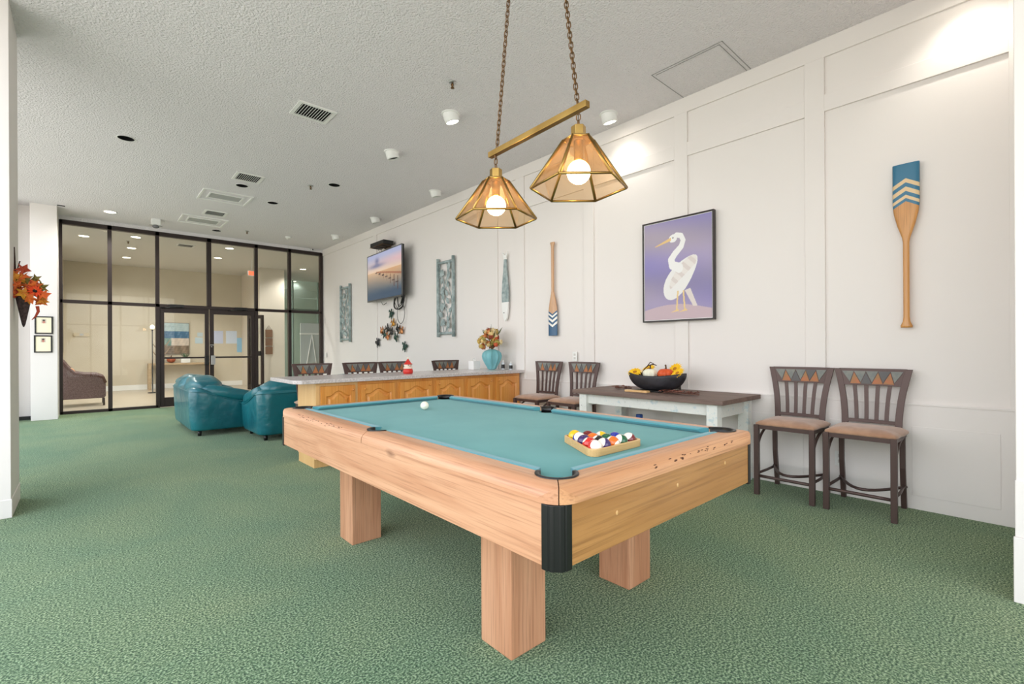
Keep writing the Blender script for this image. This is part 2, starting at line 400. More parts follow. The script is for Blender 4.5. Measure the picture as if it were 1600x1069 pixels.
# ------------------------------------------------------------------ pool table
PT = thing('pool_table', 'large pale wood pool table with blue green cloth and black corner caps', 'pool table', (1.655, 2.145, 0))
HX, HY = .685, 1.262          # half size of the rails
ZT_, ZR, ZB = .790, .735, .765 # rail top, rail bottom, bed
PK = [(sx*(HX-.118), sy*(HY-.118), .060) for sx in (-1, 1) for sy in (-1, 1)]+[(sx*(HX-.100), 0, .055) for sx in (-1, 1)]
def rail_profile(o, i):        # outer offset o -> inner i, list of (offset, z)
    pts = [(o, ZR), (o, ZR+.012)]
    for k in range(1, 9):
        a = PI/2*k/8; pts.append((o-.052*(1-math.cos(a)), ZR+.012+(ZT_-ZR-.012)*math.sin(a)))
    pts += [(i, ZT_), (i, ZR)]
    return pts
INX, INY = HX-.098, HY-.098
def pocket_cuts(extra=0):
    c = MB()
    for x, y, r in PK: c.lathe([(0, .5), (r+extra, .5), (r+extra, .95), (0, .95)], 32, T(x, y, 0))
    return c
def corner_round():
    pts = []; r = .085
    for cx, cy, a0 in ((HX-r, HY-r, 0), (-HX+r, HY-r, 90), (-HX+r, -HY+r, 180), (HX-r, -HY+r, 270)):
        for k in range(9): a = math.radians(a0+90*k/8); pts.append((cx+r*math.cos(a), cy+r*math.sin(a)))
    return MB().prism(pts, .6, .9)
g = .0022
for sx in (-1, 1):
    for sy in (-1, 1):          # half of a long rail
        pr = rail_profile(HX, INX); n = len(pr); vs = []
        for (o_, z) in pr: vs.append((sx*o_, sy*.003, z))
        for (o_, z) in pr: vs.append((sx*o_, sy*(HY-(HX-o_)-g), z))
        fs = [tuple(range(n)), tuple(range(2*n-1, n-1, -1))]+[(i, (i+1) % n, n+(i+1) % n, n+i) for i in range(n)]
        o = MB().add(vs, fs).build('side_rail', M_pine_y, PT)
        boolean(o, corner_round(), 'INTERSECT'); boolean(o, pocket_cuts())
for sy in (-1, 1):
    pr = rail_profile(HY, INY); n = len(pr); vs = []
    for (o_, z) in pr: vs.append((-(HX-(HY-o_)-g), sy*o_, z))
    for (o_, z) in pr: vs.append(((HX-(HY-o_)-g), sy*o_, z))
    fs = [tuple(range(n)), tuple(range(2*n-1, n-1, -1))]+[(i, (i+1) % n, n+(i+1) % n, n+i) for i in range(n)]
    o = MB().add(vs, fs).build('end_rail', M_pine_x, PT)
    boolean(o, corner_round(), 'INTERSECT'); boolean(o, pocket_cuts())
rw = random.Random(3); M_dent = mat('dent_brown', (92, 56, 38), .8)
def surf(ax, sg, q, a):
    O = HX if ax == 'x' else HY
    d = O-.052*(1-math.cos(a))+.0004; z = ZR+.012+(ZT_-ZR-.012)*math.sin(a)
    return ((sg*d, q, z) if ax == 'x' else (q, sg*d, z))
for ax, sg, lo_, hi_, nn_ in (('x', -1, .25, .95, 26), ('y', -1, -.20, .45, 30)):
    mk = MB()
    for k in range(nn_):
        q = rw.uniform(lo_, hi_); a = rw.uniform(.35, .8); p = surf(ax, sg, q, a); L1 = rw.uniform(.003, .012)
        mk.ell(p, (.0022, L1, .0016) if ax == 'x' else (L1, .0022, .0016), 8, 6)
    tgt = [c for c in PT.children if c.name.startswith('side_rail' if ax == 'x' else 'end_rail')][1 if ax == 'x' else 0]
    me = bpy.data.meshes.new('tmp'); me.from_pydata(mk.v, [], mk.f); tgt.data.materials.append(M_dent)
    bm = bmesh.new(); bm.from_mesh(tgt.data); n0 = len(bm.faces); bm.from_mesh(me); bm.faces.ensure_lookup_table()
    for f in bm.faces[n0:]: f.material_index = len(tgt.data.materials)-1
    bm.to_mesh(tgt.data); bm.free(); bpy.data.meshes.remove(me)
for sx in (-1, 1):
    pr = [(o_-.0025, z-.0015 if z > ZR+.001 else z) for o_, z in rail_profile(HX, INX+.045)]
    MB().prism([(sx*o_, z) for o_, z in pr], -.0032, .0032, 'y').build('rail_seam', M_dark, PT)
# bed with cloth
o = MB().box(-INX-.01, INX+.01, -INY-.01, INY+.01, .735, ZB).build('playing_cloth', M_cloth, PT); boolean(o, pocket_cuts(-.002))
MB().box(-.56, .56, -1.10, 1.10, .60, .734).build('slate_bed', mat('grey_slate', (70, 70, 72), .8), PT)
# cushions
def cushion(L0, L1, side):
    """length coordinate L0..L1 at the wood, shortened at the nose; side=('x',sx)/('y',sy)"""
    ax, sg = side
    IN = INX if ax == 'x' else INY
    prof = [(0, ZT_-.001, 0), (-.012, ZT_+.002, .2), (-.046, ZT_-.002, 1), (-.050, ZT_-.008, 1), (-.034, ZB+.001, .8), (0, ZB+.001, 0)]
    vs = []
    for end in (0, 1):
        for d, z, t in prof:
            s0, s1 = L0[1]*t, L1[1]*t
            q = (L0[0]+s0) if end == 0 else (L1[0]-s1)
            p = (sg*(IN+d), q, z) if ax == 'x' else (q, sg*(IN+d), z)
            vs.append(p)
    n = len(prof); fs = [tuple(range(n)), tuple(range(2*n-1, n-1, -1))]+[(i, (i+1) % n, n+(i+1) % n, n+i) for i in range(n)]
    MB().add(vs, fs).build('cushion', M_cush, PT, bevel=.003)
for sx in (-1, 1):
    cushion((.062, .018), (1.082, .034), ('x', sx)); cushion((-1.082, .034), (-.062, .018), ('x', sx))
for sy in (-1, 1): cushion((-.505, .034), (.505, .034), ('y', sy))
# pocket liners
for x, y, r in PK:
    corner = abs(y) > .1
    ang0 = math.atan2(y if corner else 0, x) if not corner else math.atan2(math.copysign(1, y), math.copysign(1, x))
    span = math.radians(118 if corner else 88)
    mb = MB(); N = 24; pr = [(r-.005, .742), (r-.004, ZT_+.003), (r+.009, ZT_+.004), (r+.009, ZT_-.004), (r-.0005, ZT_-.006), (r-.001, .742)]
    vs = []; n = len(pr)
    for k in range(N+1):
        a = ang0-span+2*span*k/N
        for q, z in pr: vs.append((x+q*math.cos(a), y+q*math.sin(a), z))
    fs = [tuple(range(n))[::-1], tuple(N*n+i for i in range(n))]+[(k*n+i, k*n+(i+1) % n, (k+1)*n+(i+1) % n, (k+1)*n+i) for k in range(N) for i in range(n)]
    mb.add(vs, fs, True)
    mb.lathe([(r-.004, .758), (r-.002, .70), (r-.012, .665), (0, .66)], 28, T(x, y, 0))
    mb.build('pocket_liner', M_black, PT)
# cabinet aprons
AX, AY = HX-.006, HY-.014
for sx in (-1, 1): MB().box(min(sx*AX, sx*(AX-.03)), max(sx*AX, sx*(AX-.03)), -HY+.062, HY-.062, .553, ZR+.001).build('side_apron', M_pine_y, PT, bevel=.002)
for sy in (-1, 1):
    ap = MB().box(-HX+.062, HX-.062, min(sy*AY, sy*(AY-.03)), max(sy*AY, sy*(AY-.03)), .553, ZR+.001).build('end_apron', M_oak, PT, bevel=.002)
    for q, z in ((-.40, .655), (-.02, .668), (.38, .684)):
        MB().ell((q, sy*(AY+.0005), z), (.006, .002, .008), 10, 6).build('screw_plug', M_rack, ap)
MB().box(-HX+.05, HX-.05, -HY+.06, HY-.06, .556, .60).build('cabinet_bottom', mat('dark_wood_underside', (92, 64, 44), .8), PT)
# corner caps
for sx in (-1, 1):
    for sy in (-1, 1):
        pts = [(.063, .0), (.040, .0), (.038, .004), (.032, .0035), (.023, .008), (.021, .012), (.012, .021), (.008, .023), (.0035, .032), (.004, .038), (.0, .040), (.0, .063), (.02, .063), (.045, .045), (.063, .02)]
        P2 = [(sx*(HX-.002-a), sy*(HY-.010-b)) for a, b in pts]
        if sx*sy < 0: P2 = P2[::-1]
        MB().prism(P2, .545, ZR-.001).build('corner_cap', M_black, PT, bevel=.0015)
for sx, xa in ((-1, -.466), (1, .492)):
    for sy, ya in ((-1, -.815), (1, .795)):
        lo = MB().box(min(xa, xa-sx*.187), max(xa, xa-sx*.187), min(ya, ya-sy*.183), max(ya, ya-sy*.183), 0, .556).build('leg', M_pine_z, PT, bevel=.004)
        MB().lathe([(0, 0), (.011, 0), (.011, .004), (.005, .004), (0, .002)], 16, T(xa+sx*.0, ya-sy*.09, .505) @ R(sx*PI/2, 'Y')).build('bolt', M_black, lo)
for sx in (-1, 1): MB().box(min(sx*.464, sx*.43), max(sx*.464, sx*.43), -.63, .63, .475, .556).build('frame_beam', M_pine_y, PT, bevel=.003)
for sy in (-1, 1): MB().box(-.30, .30, min(sy*.79, sy*.75), max(sy*.79, sy*.75), .475, .556).build('frame_beam', M_pine_x, PT, bevel=.003)

# ------------------------------------------------------------------ balls
def ball_mat(name, col, stripe):
    m = bpy.data.materials.new(name); m.use_nodes = True; n = m.node_tree.nodes; L = m.node_tree.links; b = n['Principled BSDF']
    b.inputs['Roughness'].default_value = .08; b.inputs['Coat Weight'].default_value = .5
    t = n.new('ShaderNodeTexCoord'); sp = n.new('ShaderNodeSeparateXYZ'); L.new(t.outputs['Object'], sp.inputs[0])
    W_ = (*lin((242, 236, 222)), 1); C_ = (*lin(col), 1)
    ab = n.new('ShaderNodeMath'); ab.operation = 'ABSOLUTE'; L.new(sp.outputs['Z'], ab.inputs[0])
    r1 = n.new('ShaderNodeValToRGB'); r1.color_ramp.interpolation = 'CONSTANT'; mrr = n.new('ShaderNodeMapRange'); mrr.inputs['From Max'].default_value = .0286
    L.new(ab.outputs[0], mrr.inputs['Value']); L.new(mrr.outputs[0], r1.inputs[0])
    r1.color_ramp.elements[0].color = C_; r1.color_ramp.elements[1].position = .52 if stripe else .999; r1.color_ramp.elements[1].color = W_ if stripe else C_
    # white number spot on +x
    ay = n.new('ShaderNodeMath'); ay.operation = 'ABSOLUTE'; L.new(sp.outputs['X'], ay.inputs[0])
    gt = n.new('ShaderNodeMath'); gt.operation = 'GREATER_THAN'; gt.inputs[1].default_value = .0248; L.new(ay.outputs[0], gt.inputs[0])
    mx = n.new('ShaderNodeMix'); mx.data_type = 'RGBA'; L.new(gt.outputs[0], mx.inputs['Factor']); L.new(r1.outputs[0], mx.inputs['A']); mx.inputs['B'].default_value = W_
    L.new(mx.outputs['Result'], b.inputs['Base Color']); return m
BR = .0286
def sphere(r=BR): 
    return MB().ell((0, 0, 0), (r, r, r), 32, 20)
cue = sphere().build('cue_ball', mat('ivory', (246, 240, 222), .08, coat=.5), loc=(1.715, 2.79, ZB+BR))
tag(cue, 'plain ivory white cue ball alone on the cloth near the far end', 'billiard ball')
RK = (1.422, 1.125)   # near corner of the rack
L_ = .333; tri = [(0, 0), (L_, 0), (L_/2, L_*math.sqrt(3)/2)]
cen = (L_/2, L_*math.sqrt(3)/6)
def rtri(s, rad, n=6):
    """rounded triangle outline scaled so inradius = s"""
    out = []; inr = L_*math.sqrt(3)/6
    for k, (x, y) in enumerate(tri):
        dx, dy = (x-cen[0])/inr*s, (y-cen[1])/inr*s
        d = math.hypot(dx, dy); ux, uy = dx/d, dy/d; cx, cy = cen[0]+ux*(d-2*rad), cen[1]+uy*(d-2*rad); a0 = math.atan2(uy, ux)
        for j in range(n+1): a = a0-PI/3+2*PI/3*j/n; out.append((cx+rad*math.cos(a), cy+rad*math.sin(a)))
    return out
rk = thing('ball_rack', 'light wooden triangle rack around the fifteen balls on the table', 'ball rack', (RK[0], RK[1], ZB))
inr = L_*math.sqrt(3)/6
o_ = rtri(inr+.010, .030); i_ = rtri(inr, .022); n = len(o_)
vs = [(p[0], p[1], z) for z in (0.0005, .030) for p in o_]+[(p[0], p[1], z) for z in (0.0005, .030) for p in i_]
fs = []
for k in range(n):
    j = (k+1) % n
    fs += [(k, j, n+j, n+k), (2*n+j, 2*n+k, 3*n+k, 3*n+j), (n+k, n+j, 3*n+j, 3*n+k), (j, k, 2*n+k, 2*n+j)]
MB().add(vs, fs).build('triangle_frame', M_rack, rk, bevel=.002)
BALLS = [('yellow', (236, 190, 30), 0), ('blue', (24, 48, 160), 0), ('red', (206, 36, 28), 0), ('purple', (56, 30, 96), 0), ('orange', (236, 112, 26), 0),
         ('green', (20, 92, 58), 0), ('maroon', (112, 22, 30), 0), ('black', (16, 15, 18), 0), ('yellow', (236, 190, 30), 1), ('blue', (24, 48, 160), 1),
         ('red', (206, 36, 28), 1), ('purple', (56, 30, 96), 1), ('orange', (236, 112, 26), 1), ('green', (20, 92, 58), 1), ('maroon', (112, 22, 30), 1)]
# rows: index 0 = row of five nearest the camera end, apex at far end
order = [[10, 11, 12, 13, 14], [2, 7, 5, 1], [3, 4, 8], [1+8, 6], [0]]
used = set(); seq = []
for row in order:
    for q in row:
        if q in used: q = next(k for k in range(15) if k not in used and k not in sum(order, []))
        used.add(q); seq.append(q)
rn = ['front row of five', 'second row of four', 'third row of three', 'row of two behind the far corner ball', 'far corner of the rack']
pn = {5: ['left end', 'second from left', 'middle', 'second from right', 'right end'], 4: ['left end', 'second from left', 'second from right', 'right end'], 3: ['left', 'middle', 'right'], 2: ['left', 'right'], 1: ['apex']}
k = 0; step = BR*2+.0004
for ri, row in enumerate(order):
    nrow = len(row)
    for ci in range(nrow):
        q = seq[k]; k += 1
        nm, c, st = BALLS[q]
        x = RK[0]+cen[0]+(ci-(nrow-1)/2)*step; y = RK[1]+.0292+ri*step*math.sqrt(3)/2
        b = sphere().build('billiard_ball', ball_mat('ball_%s%s' % (nm, '_stripe' if st else ''), c, st), loc=(x, y, ZB+BR))
        b.rotation_euler = (random.uniform(-.9, .9), random.uniform(-1.2, -.5), random.uniform(-.5, 2.5))
        kind = '%s striped white billiard ball' % nm if st else 'solid %s billiard ball' % nm
        where = 'at the far corner of the rack' if nrow == 1 else '%s, %s of rack' % (pn[nrow][ci], ['front row', 'second row', 'third row', 'row of two'][ri])
        tag(b, kind+' '+where, 'billiard ball', 'billiard balls in the rack')

# ------------------------------------------------------------------ pendant light over the table
PL = thing('billiard_light', 'brass two shade amber glass pendant light on chains above the pool table', 'pendant light', (1.667, 1.68, 2.24))
zc = 2.24
M_bulb = emit('warm_bulb', (255, 222, 172), 22)
def chain(p0, p1, name='chain', ll=.034, r=.0026):
    p0, p1 = Vector(p0), Vector(p1); d = p1-p0; n = max(2, int(d.length/(ll*.74))); st = d/n; mb = MB()
    q = Vector((0, 0, 1)).rotation_difference(d.normalized()).to_matrix().to_4x4()
    for k in range(n):
        c = p0+st*(k+.5); M = Matrix.Translation(c) @ q @ R(PI/2*(k % 2)+.3, 'Z')
        pth = []
        for j in range(14):
            a = 2*PI*j/14; pth.append((.0095*math.cos(a), 0, (ll/2-.0095)*(1 if math.sin(a) > 0 else -1)*(1 if abs(math.sin(a)) > .01 else 0)+.0095*math.sin(a)))
        mb.tube(pth, r, 6, True, M)
    mb.tube([p0, p1], .0015, 5)
    return mb.build(name, M_chain, PL, weld=False)
def rel(x, y, z): return (x-1.667, y-1.68, z-zc)
bA, bB = rel(1.667, 2.02, 2.245), rel(1.667, 1.335, 2.268)
ang = math.atan2(bB[2]-bA[2], bB[1]-bA[1])
Mb = T(*bA) @ R(ang, 'X')
Lb = math.hypot(bB[1]-bA[1], bB[2]-bA[2])
MB().box(-.015, .015, 0, Lb, -.015, .015, Mb).build('cross_bar', M_brass, PL, bevel=.002)
chain(rel(1.667, 1.960, 2.262), rel(1.667, 1.773, 3.66)); chain(rel(1.667, 1.393, 2.285), rel(1.667, 1.574, 3.66))
for (yy) in (1.773, 1.574): MB().lathe([(0, 0), (.05, 0), (.05, .015), (.015, .04), (0, .04)][::-1], 20, T(*rel(1.667, yy, 3.64))).build('ceiling_canopy', M_brass, PL)
def shade(cx, cy, zr, zt, capz):
    chain(rel(cx, cy, capz), rel(cx, cy, 2.24), 'short_chain', .03)
    Mo = T(*rel(cx, cy, 0))
    RB, RT = .218, .068
    rot = math.radians(-42.07)
    hexa = lambda r, z, a=0: [(r*math.cos(rot+PI/3*k+a), r*math.sin(rot+PI/3*k+a), z) for k in range(6)]
    B_, T_ = hexa(RB, zr), hexa(RT, zt)
    f = MB()
    for k in range(6):
        f.tube([B_[k], T_[k]], .0075, 4, M=Mo)
        f.tube([B_[k], B_[(k+1) % 6]], .006, 4, M=Mo); f.tube([T_[k], T_[(k+1) % 6]], .006, 4, M=Mo)
    sh = f.build('lamp_shade', M_brass, PL, weld=False)
    for k in range(6):
        j = (k+1) % 6; vs = [Vector(B_[k]), Vector(B_[j]), Vector(T_[j]), Vector(T_[k])]
        nrm = (vs[1]-vs[0]).cross(vs[3]-vs[0]).normalized()*.0015
        vv = [v-nrm for v in vs]+[v+nrm for v in vs]
        MB().add(vv, [(3, 2, 1, 0), (4, 5, 6, 7), (0, 1, 5, 4), (1, 2, 6, 5), (2, 3, 7, 6), (3, 0, 4, 7)], M=Mo).build('glass_panel', M_amber, sh)
    P6 = [(.034*math.cos(rot+PI/3*k), .034*math.sin(rot+PI/3*k)) for k in range(6)]
    MB().prism(P6, zt-.005, capz, M=Mo).prism([(p[0]*1.9, p[1]*1.9) for p in P6], zt-.002, zt+.004, M=Mo).build('cap', M_brass, sh, bevel=.002)
    MB().lathe([(0, zt), (.022, zt), (.022, zr+.13), (.016, zr+.12), (0, zr+.12)], 16, Mo).build('socket', M_brass, sh)
    MB().lathe([(.014, zr+.13), (.016, zr+.122)]+[(.053*math.sin(a), zr+.072-.053*math.cos(a)) for a in [PI*(1-.09)-i*PI*.91/16 for i in range(17)]], 28, Mo).build('bulb', M_bulb, sh)
shade(1.667, 1.970, 1.885, 2.092, 2.154)
shade(1.667, 1.389, 1.905, 2.122, 2.184)

# ------------------------------------------------------------------ bar cabinets and counter
YB0 = 4.753
def arch_panel(w, h, t, n=24, inset=0, rise=.050):
    """cathedral-top outline in local x,z centred"""
    pts = [(-w/2+inset, -h/2+inset), (w/2-inset, -h/2+inset), (w/2-inset, h/2-inset-rise)]
    for k in range(1, n):
        u = k/n; x = (w/2-inset)*(1-2*u); q = abs(1-2*u)
        z = h/2-inset-rise+rise*(0.5+.5*math.cos(PI*min(1, q*1.22)))
        pts.append((x, z))
    pts.append((-w/2+inset, h/2-inset-rise))
    return pts
cab_x = [1.685, 2.115, 2.57, 3.04, 3.495, 3.96, 4.425]
names = ['first bar cabinet at the left end by the sofa', 'second bar cabinet from the left', 'third bar cabinet from the left', 'fourth bar cabinet from the left', 'fifth bar cabinet from the left', 'last bar cabinet at the wall end']
for i in range(6):
    a, b = cab_x[i], cab_x[i+1]
    c = thing('bar_cabinet', 'honey maple '+names[i]+' with arched door', 'cabinet', (a, YB0, 0), 0, 'honey maple cabinets of the bar')
    w = b-a-.001
    left = .045 if i == 0 else .03
    MB().box(0, w, 0, .52, .09, .842).box(.0, w, .05, .50, 0, .09).build('body', M_honey_l if i == 0 else M_honey, c)
    if i == 0: MB().box(.0, .035, -.006, 0, .09, .842).build('end_stile', M_honey_l, c)
    x0_, x1_ = left, w-.03; dw = x1_-x0_; dh = .69; dcx = (x0_+x1_)/2; dz = .468
    d = MB().box(x0_+.001, x1_-.001, -.006, 0, dz-dh/2+.001, dz+dh/2-.001).build('door', M_honey, c, bevel=.005, seg=2)
    Md = T(dcx, 0, dz)
    
    def ring(A, ya, B, yb):
        n_ = len(A); vs_ = [(p[0], ya, p[1]) for p in A]+[(p[0], yb, p[1]) for p in B]
        return vs_, [(k_, (k_+1) % n_, n_+(k_+1) % n_, n_+k_) for k_ in range(n_)]
    def rect_out(Wd_, Hd_, A, w_):
        return [(-Wd_/2, -Hd_/2), (Wd_/2, -Hd_/2)]+[(p[0]/(w_/2)*Wd_/2, Hd_/2) for p in A[2:]]
    sw = dw-.10; sh_ = dh-.10
    A0 = arch_panel(sw, sh_, 0); R0 = rect_out(dw-.006, dh-.006, A0, sw); R1 = rect_out(dw, dh, A0, sw)
    A1 = arch_panel(sw-.022, sh_-.022, 0); A2 = arch_panel(sw-.05, sh_-.05, 0); A3 = arch_panel(sw-.085, sh_-.085, 0)
    fm = MB()
    for A_, ya, B_, yb in ((R1, -.006, R0, -.024), (R0, -.024, A0, -.024), (A0, -.024, A1, -.008)): fm.add(*ring(A_, ya, B_, yb), M=Md)
    fm.build('door_frame', M_honey, d)
    pm_ = MB().add(*ring(A1, -.008, A2, -.009), M=Md).add(*ring(A2, -.009, A3, -.0225), M=Md)
    pm_.add([(p[0], -.0225, p[1]) for p in A3], [tuple(range(len(A3)))], M=Md)
    pm_.build('door_panel', M_honey, d)
    kx = x0_+.035 if i % 2 else x1_-.035
    MB().lathe([(.008, 0), (.006, .012), (.013, .02), (.009, .028), (0, .03)], 14, T(kx, -.024, dz+dh/2-.05) @ R(PI/2, 'X')).build('knob', M_honey, d)
pts = [(1.475, 5.50), (1.475, 4.77), (1.49, 4.735), (1.53, 4.68), (XR-.002, 4.68), (XR-.002, 5.50)]
ct = MB().prism(pts, .846, .884).build('countertop', M_counter, bevel=.004)
tag(ct, 'long speckled grey laminate countertop running over the bar cabinets to the wall', 'countertop')

# ------------------------------------------------------------------ bar stools
def make_stool():
    t = thing('bar_stool', '', 'bar stool')
    # seat
    mb = MB(); NX, NY = 14, 14; vs = []
    def seat_pt(u, v, top):
        w = .222-.010*(v < 0); x = u*w; y = v*.205
        rr = max(abs(u), abs(v))
        z = .560+(.046*(1-rr**4*.75) if top else -.002)
        if abs(u) > .8 and abs(v) > .8:
            x *= .965; y *= .965
        return (x, y, z)
    for top in (1, 0):
        for j in range(NY+1):
            for i in range(NX+1):
                u, v = 2*i/NX-1, 2*j/NY-1; u = math.copysign(abs(u)**.7, u); v = math.copysign(abs(v)**.7, v); vs.append(seat_pt(u, v, top))
    n1 = (NX+1)*(NY+1); fs = []
    for j in range(NY):
        for i in range(NX):
            a = j*(NX+1)+i; fs.append((a, a+1, a+NX+2, a+NX+1)); fs.append((n1+a+NX+1, n1+a+NX+2, n1+a+1, n1+a))
    for i in range(NX):
        fs.append((i+1, i, n1+i, n1+i+1)); a = NY*(NX+1)+i; fs.append((a, a+1, n1+a+1, n1+a))
    for j in range(NY):
        a = j*(NX+1); fs.append((a, a+NX+1, n1+a+NX+1, n1+a)); a += NX; fs.append((a+NX+1, a, n1+a, n1+a+NX+1))
    mb.add(vs, fs, True).build('seat', M_seat, t)
    MB().box(-.20, .20, -.205, -.18, .527, .558).box(-.20, .20, .16, .185, .527, .558).box(-.205, -.18, -.205, .185, .527, .558).box(.18, .205, -.205, .185, .527, .558).build('seat_frame', M_stool, t)
    for sx in (-1, 1):
        MB().box(sx*.195-.018, sx*.195+.018, -.216, -.180, 0, .5585).build('leg', M_stool, t, bevel=.002)
        # rear leg, splayed back
        vs = []
        for z, y in ((0, .222), (.30, .172), (.555, .165)):
            for dx, dy in ((-.016, -.016), (.016, -.016), (.016, .016), (-.016, .016)): vs.append((sx*.185+dx, y+dy, z))
        fs = [(3, 2, 1, 0), (8, 9, 10, 11)]+[(4*k+i, 4*k+(i+1) % 4, 4*k+4+(i+1) % 4, 4*k+4+i) for k in (0, 1) for i in range(4)]
        MB().add(vs, fs).build('leg', M_stool, t, bevel=.002)
        # curved brace front leg -> seat frame
        MB().tube([(sx*.195, -.185+.30*(1-math.cos(a)), .335+.195*math.sin(a)) for a in [PI/2*k/8 for k in range(9)]], .0105, 8).build('brace', M_stool, t)
        MB().tube([(sx*.195, -.185, .165), (sx*.195, 0, .160), (sx*.187, .19, .165)], .0105, 8).build('side_stretcher', M_stool, t)
    MB().tube([(-.18, -.20, .15), (-.09, -.20, .15), (.09, -.20, .15), (.18, -.20, .15)], .012, 8).build('footrest', M_stool, t)
    MB().tube([(-.20+.40*k/12, .19-.30*math.sin(PI*k/12), .165) for k in range(13)], .011, 8).build('curved_stretcher', M_stool, t)
    # back: posts flare outward toward the top
    def post_x(z):
        u = (z-.56)/.45
        return .162+.056*(u**1.1 if u > 0 else 0) + .012*math.sin(PI*max(0, u))*-1
    def post_y(z):
        u = max(0, (z-.56)/.45); return .168+.045*u
    zs = [.545+.465*k/10 for k in range(11)]
    for sx in (-1, 1):
        vs = []; 
        for z in zs:
            x, y = sx*post_x(z), post_y(z)
            for dx, dy in ((-.021, -.009), (.021, -.009), (.021, .009), (-.021, .009)): vs.append((x+dx, y+dy, z))
        fs = [(3, 2, 1, 0), (40, 41, 42, 43)]+[(4*k+i, 4*k+(i+1) % 4, 4*k+4+(i+1) % 4, 4*k+4+i) for k in range(10) for i in range(4)]
        MB().add(vs, fs).build('back_post', M_stool, t, bevel=.002)
    def curved_rail(z0, z1, th=.009, bow=.012):
        vs = []; N = 10
        for k in range(N+1):
            u = 2*k/N-1
            for z in (z0, z1):
                x = u*(post_x(z)-.01); y = post_y(z)+bow*(1-u*u)
                vs += [(x, y-th, z), (x, y+th, z)]
        fs = [(0, 1, 3, 2), (4*N, 4*N+2, 4*N+3, 4*N+1)]
        for k in range(N):
            a = 4*k; fs += [(a, a+2, a+6, a+4), (a+1, a+5, a+7, a+3), (a, a+4, a+5, a+1), (a+2, a+3, a+7, a+6)]
        return MB().add(vs, fs)
    tr = curved_rail(.885, 1.012, .008).build('top_rail', M_stool, t, bevel=.002)
    curved_rail(.605, .63).build('lower_rail', M_stool, t, bevel=.002)
    # slate triangles, each a tile of its own colour
    N = 9; zt0, zt1 = .897, .995
    for k in range(N):
        up = k % 2 == 1
        u0, u1 = -1+2*(k-.0)/(N+1)*1.0, -1+2*(k+2)/(N+1)
        um = (u0+u1)/2
        def pt(u, z):
            return (u*(post_x(z)-.026), post_y(z)+.012*(1-u*u), z)
        g_ = .004
        if k == 0: tr_ = [(-1+.0, zt1-.002), (um+.0, zt0+.01), (u1-g_*2, zt1-.002)] if False else [(u0+g_, zt1-.003), (um, zt0+.012), (u1-g_, zt1-.003)]
        elif up: tr_ = [(u0+g_, zt0), (u1-g_, zt0), (um, zt1-.014)]
        else: tr_ = [(u0+g_, zt1-.003), (um, zt0+.012), (u1-g_, zt1-.003)]
        vs = [Vector(pt(*q))+Vector((0, -.011, 0)) for q in tr_]+[Vector(pt(*q))+Vector((0, -.006, 0)) for q in tr_]
        m_ = [M_slate1, M_slate2, M_slate1, M_slate3, M_slate1, M_slate2, M_slate3, M_slate2, M_slate1][k]
        MB().add(vs, [(0, 1, 2), (5, 4, 3), (0, 3, 4, 1), (1, 4, 5, 2), (2, 5, 3, 0)]).build('slate_tile', m_, tr)
    for k in range(4):
        u = -.6+1.2*k/3; vs = []
        for j in range(9):
            z = .63+.258*j/8; q = (z-.63)/.258
            x = u*(post_x(z)-.012) ; y = post_y(z)+.012*(1-u*u)
            for dx, dy in ((-.0125, -.005), (.0125, -.005), (.0125, .005), (-.0125, .005)): vs.append((x+dx, y+dy, z))
        fs = [(3, 2, 1, 0), (32, 33, 34, 35)]+[(4*a+i, 4*a+(i+1) % 4, 4*a+4+(i+1) % 4, 4*a+4+i) for a in range(8) for i in range(4)]
        MB().add(vs, fs).build('back_slat', M_stool, t)
    return t
st0 = make_stool()
spots = [(4.205, .835, -PI/2, 'brown metal bar stool with tan seat, rightmost of the pair below the blue tipped paddle', 'bar stools along the right wall'),
         (4.205, 1.315, -PI/2, 'brown metal bar stool with tan seat standing right of the rustic console table', 'bar stools along the right wall'),
         (4.205, 3.615, -PI/2, 'brown metal bar stool with taupe seat just left of the rustic console table', 'bar stools along the right wall'),
         (4.205, 4.19, -PI/2, 'brown metal bar stool between the bar counter end and the next stool', 'bar stools along the right wall'),
         (2.025, 5.60, 0, 'brown bar stool behind the bar, the one nearest the sofa end', 'bar stools behind the bar'),
         (2.625, 5.60, .0, 'brown bar stool behind the bar left of the one beside the red figurine', 'bar stools behind the bar'),
         (3.105, 5.60, 0, 'brown bar stool behind the bar just left of the red figurine', 'bar stools behind the bar'),
         (3.93, 5.60, 0, 'brown bar stool behind the bar, nearest the teal vase', 'bar stools behind the bar')]
for i, (x, y, rz, lab, grp) in enumerate(spots):
    o = st0 if i == 0 else copy_tree(st0)
    o.location = (x, y, 0); o.rotation_euler = (0, 0, rz); tag(o, lab, 'bar stool', grp)
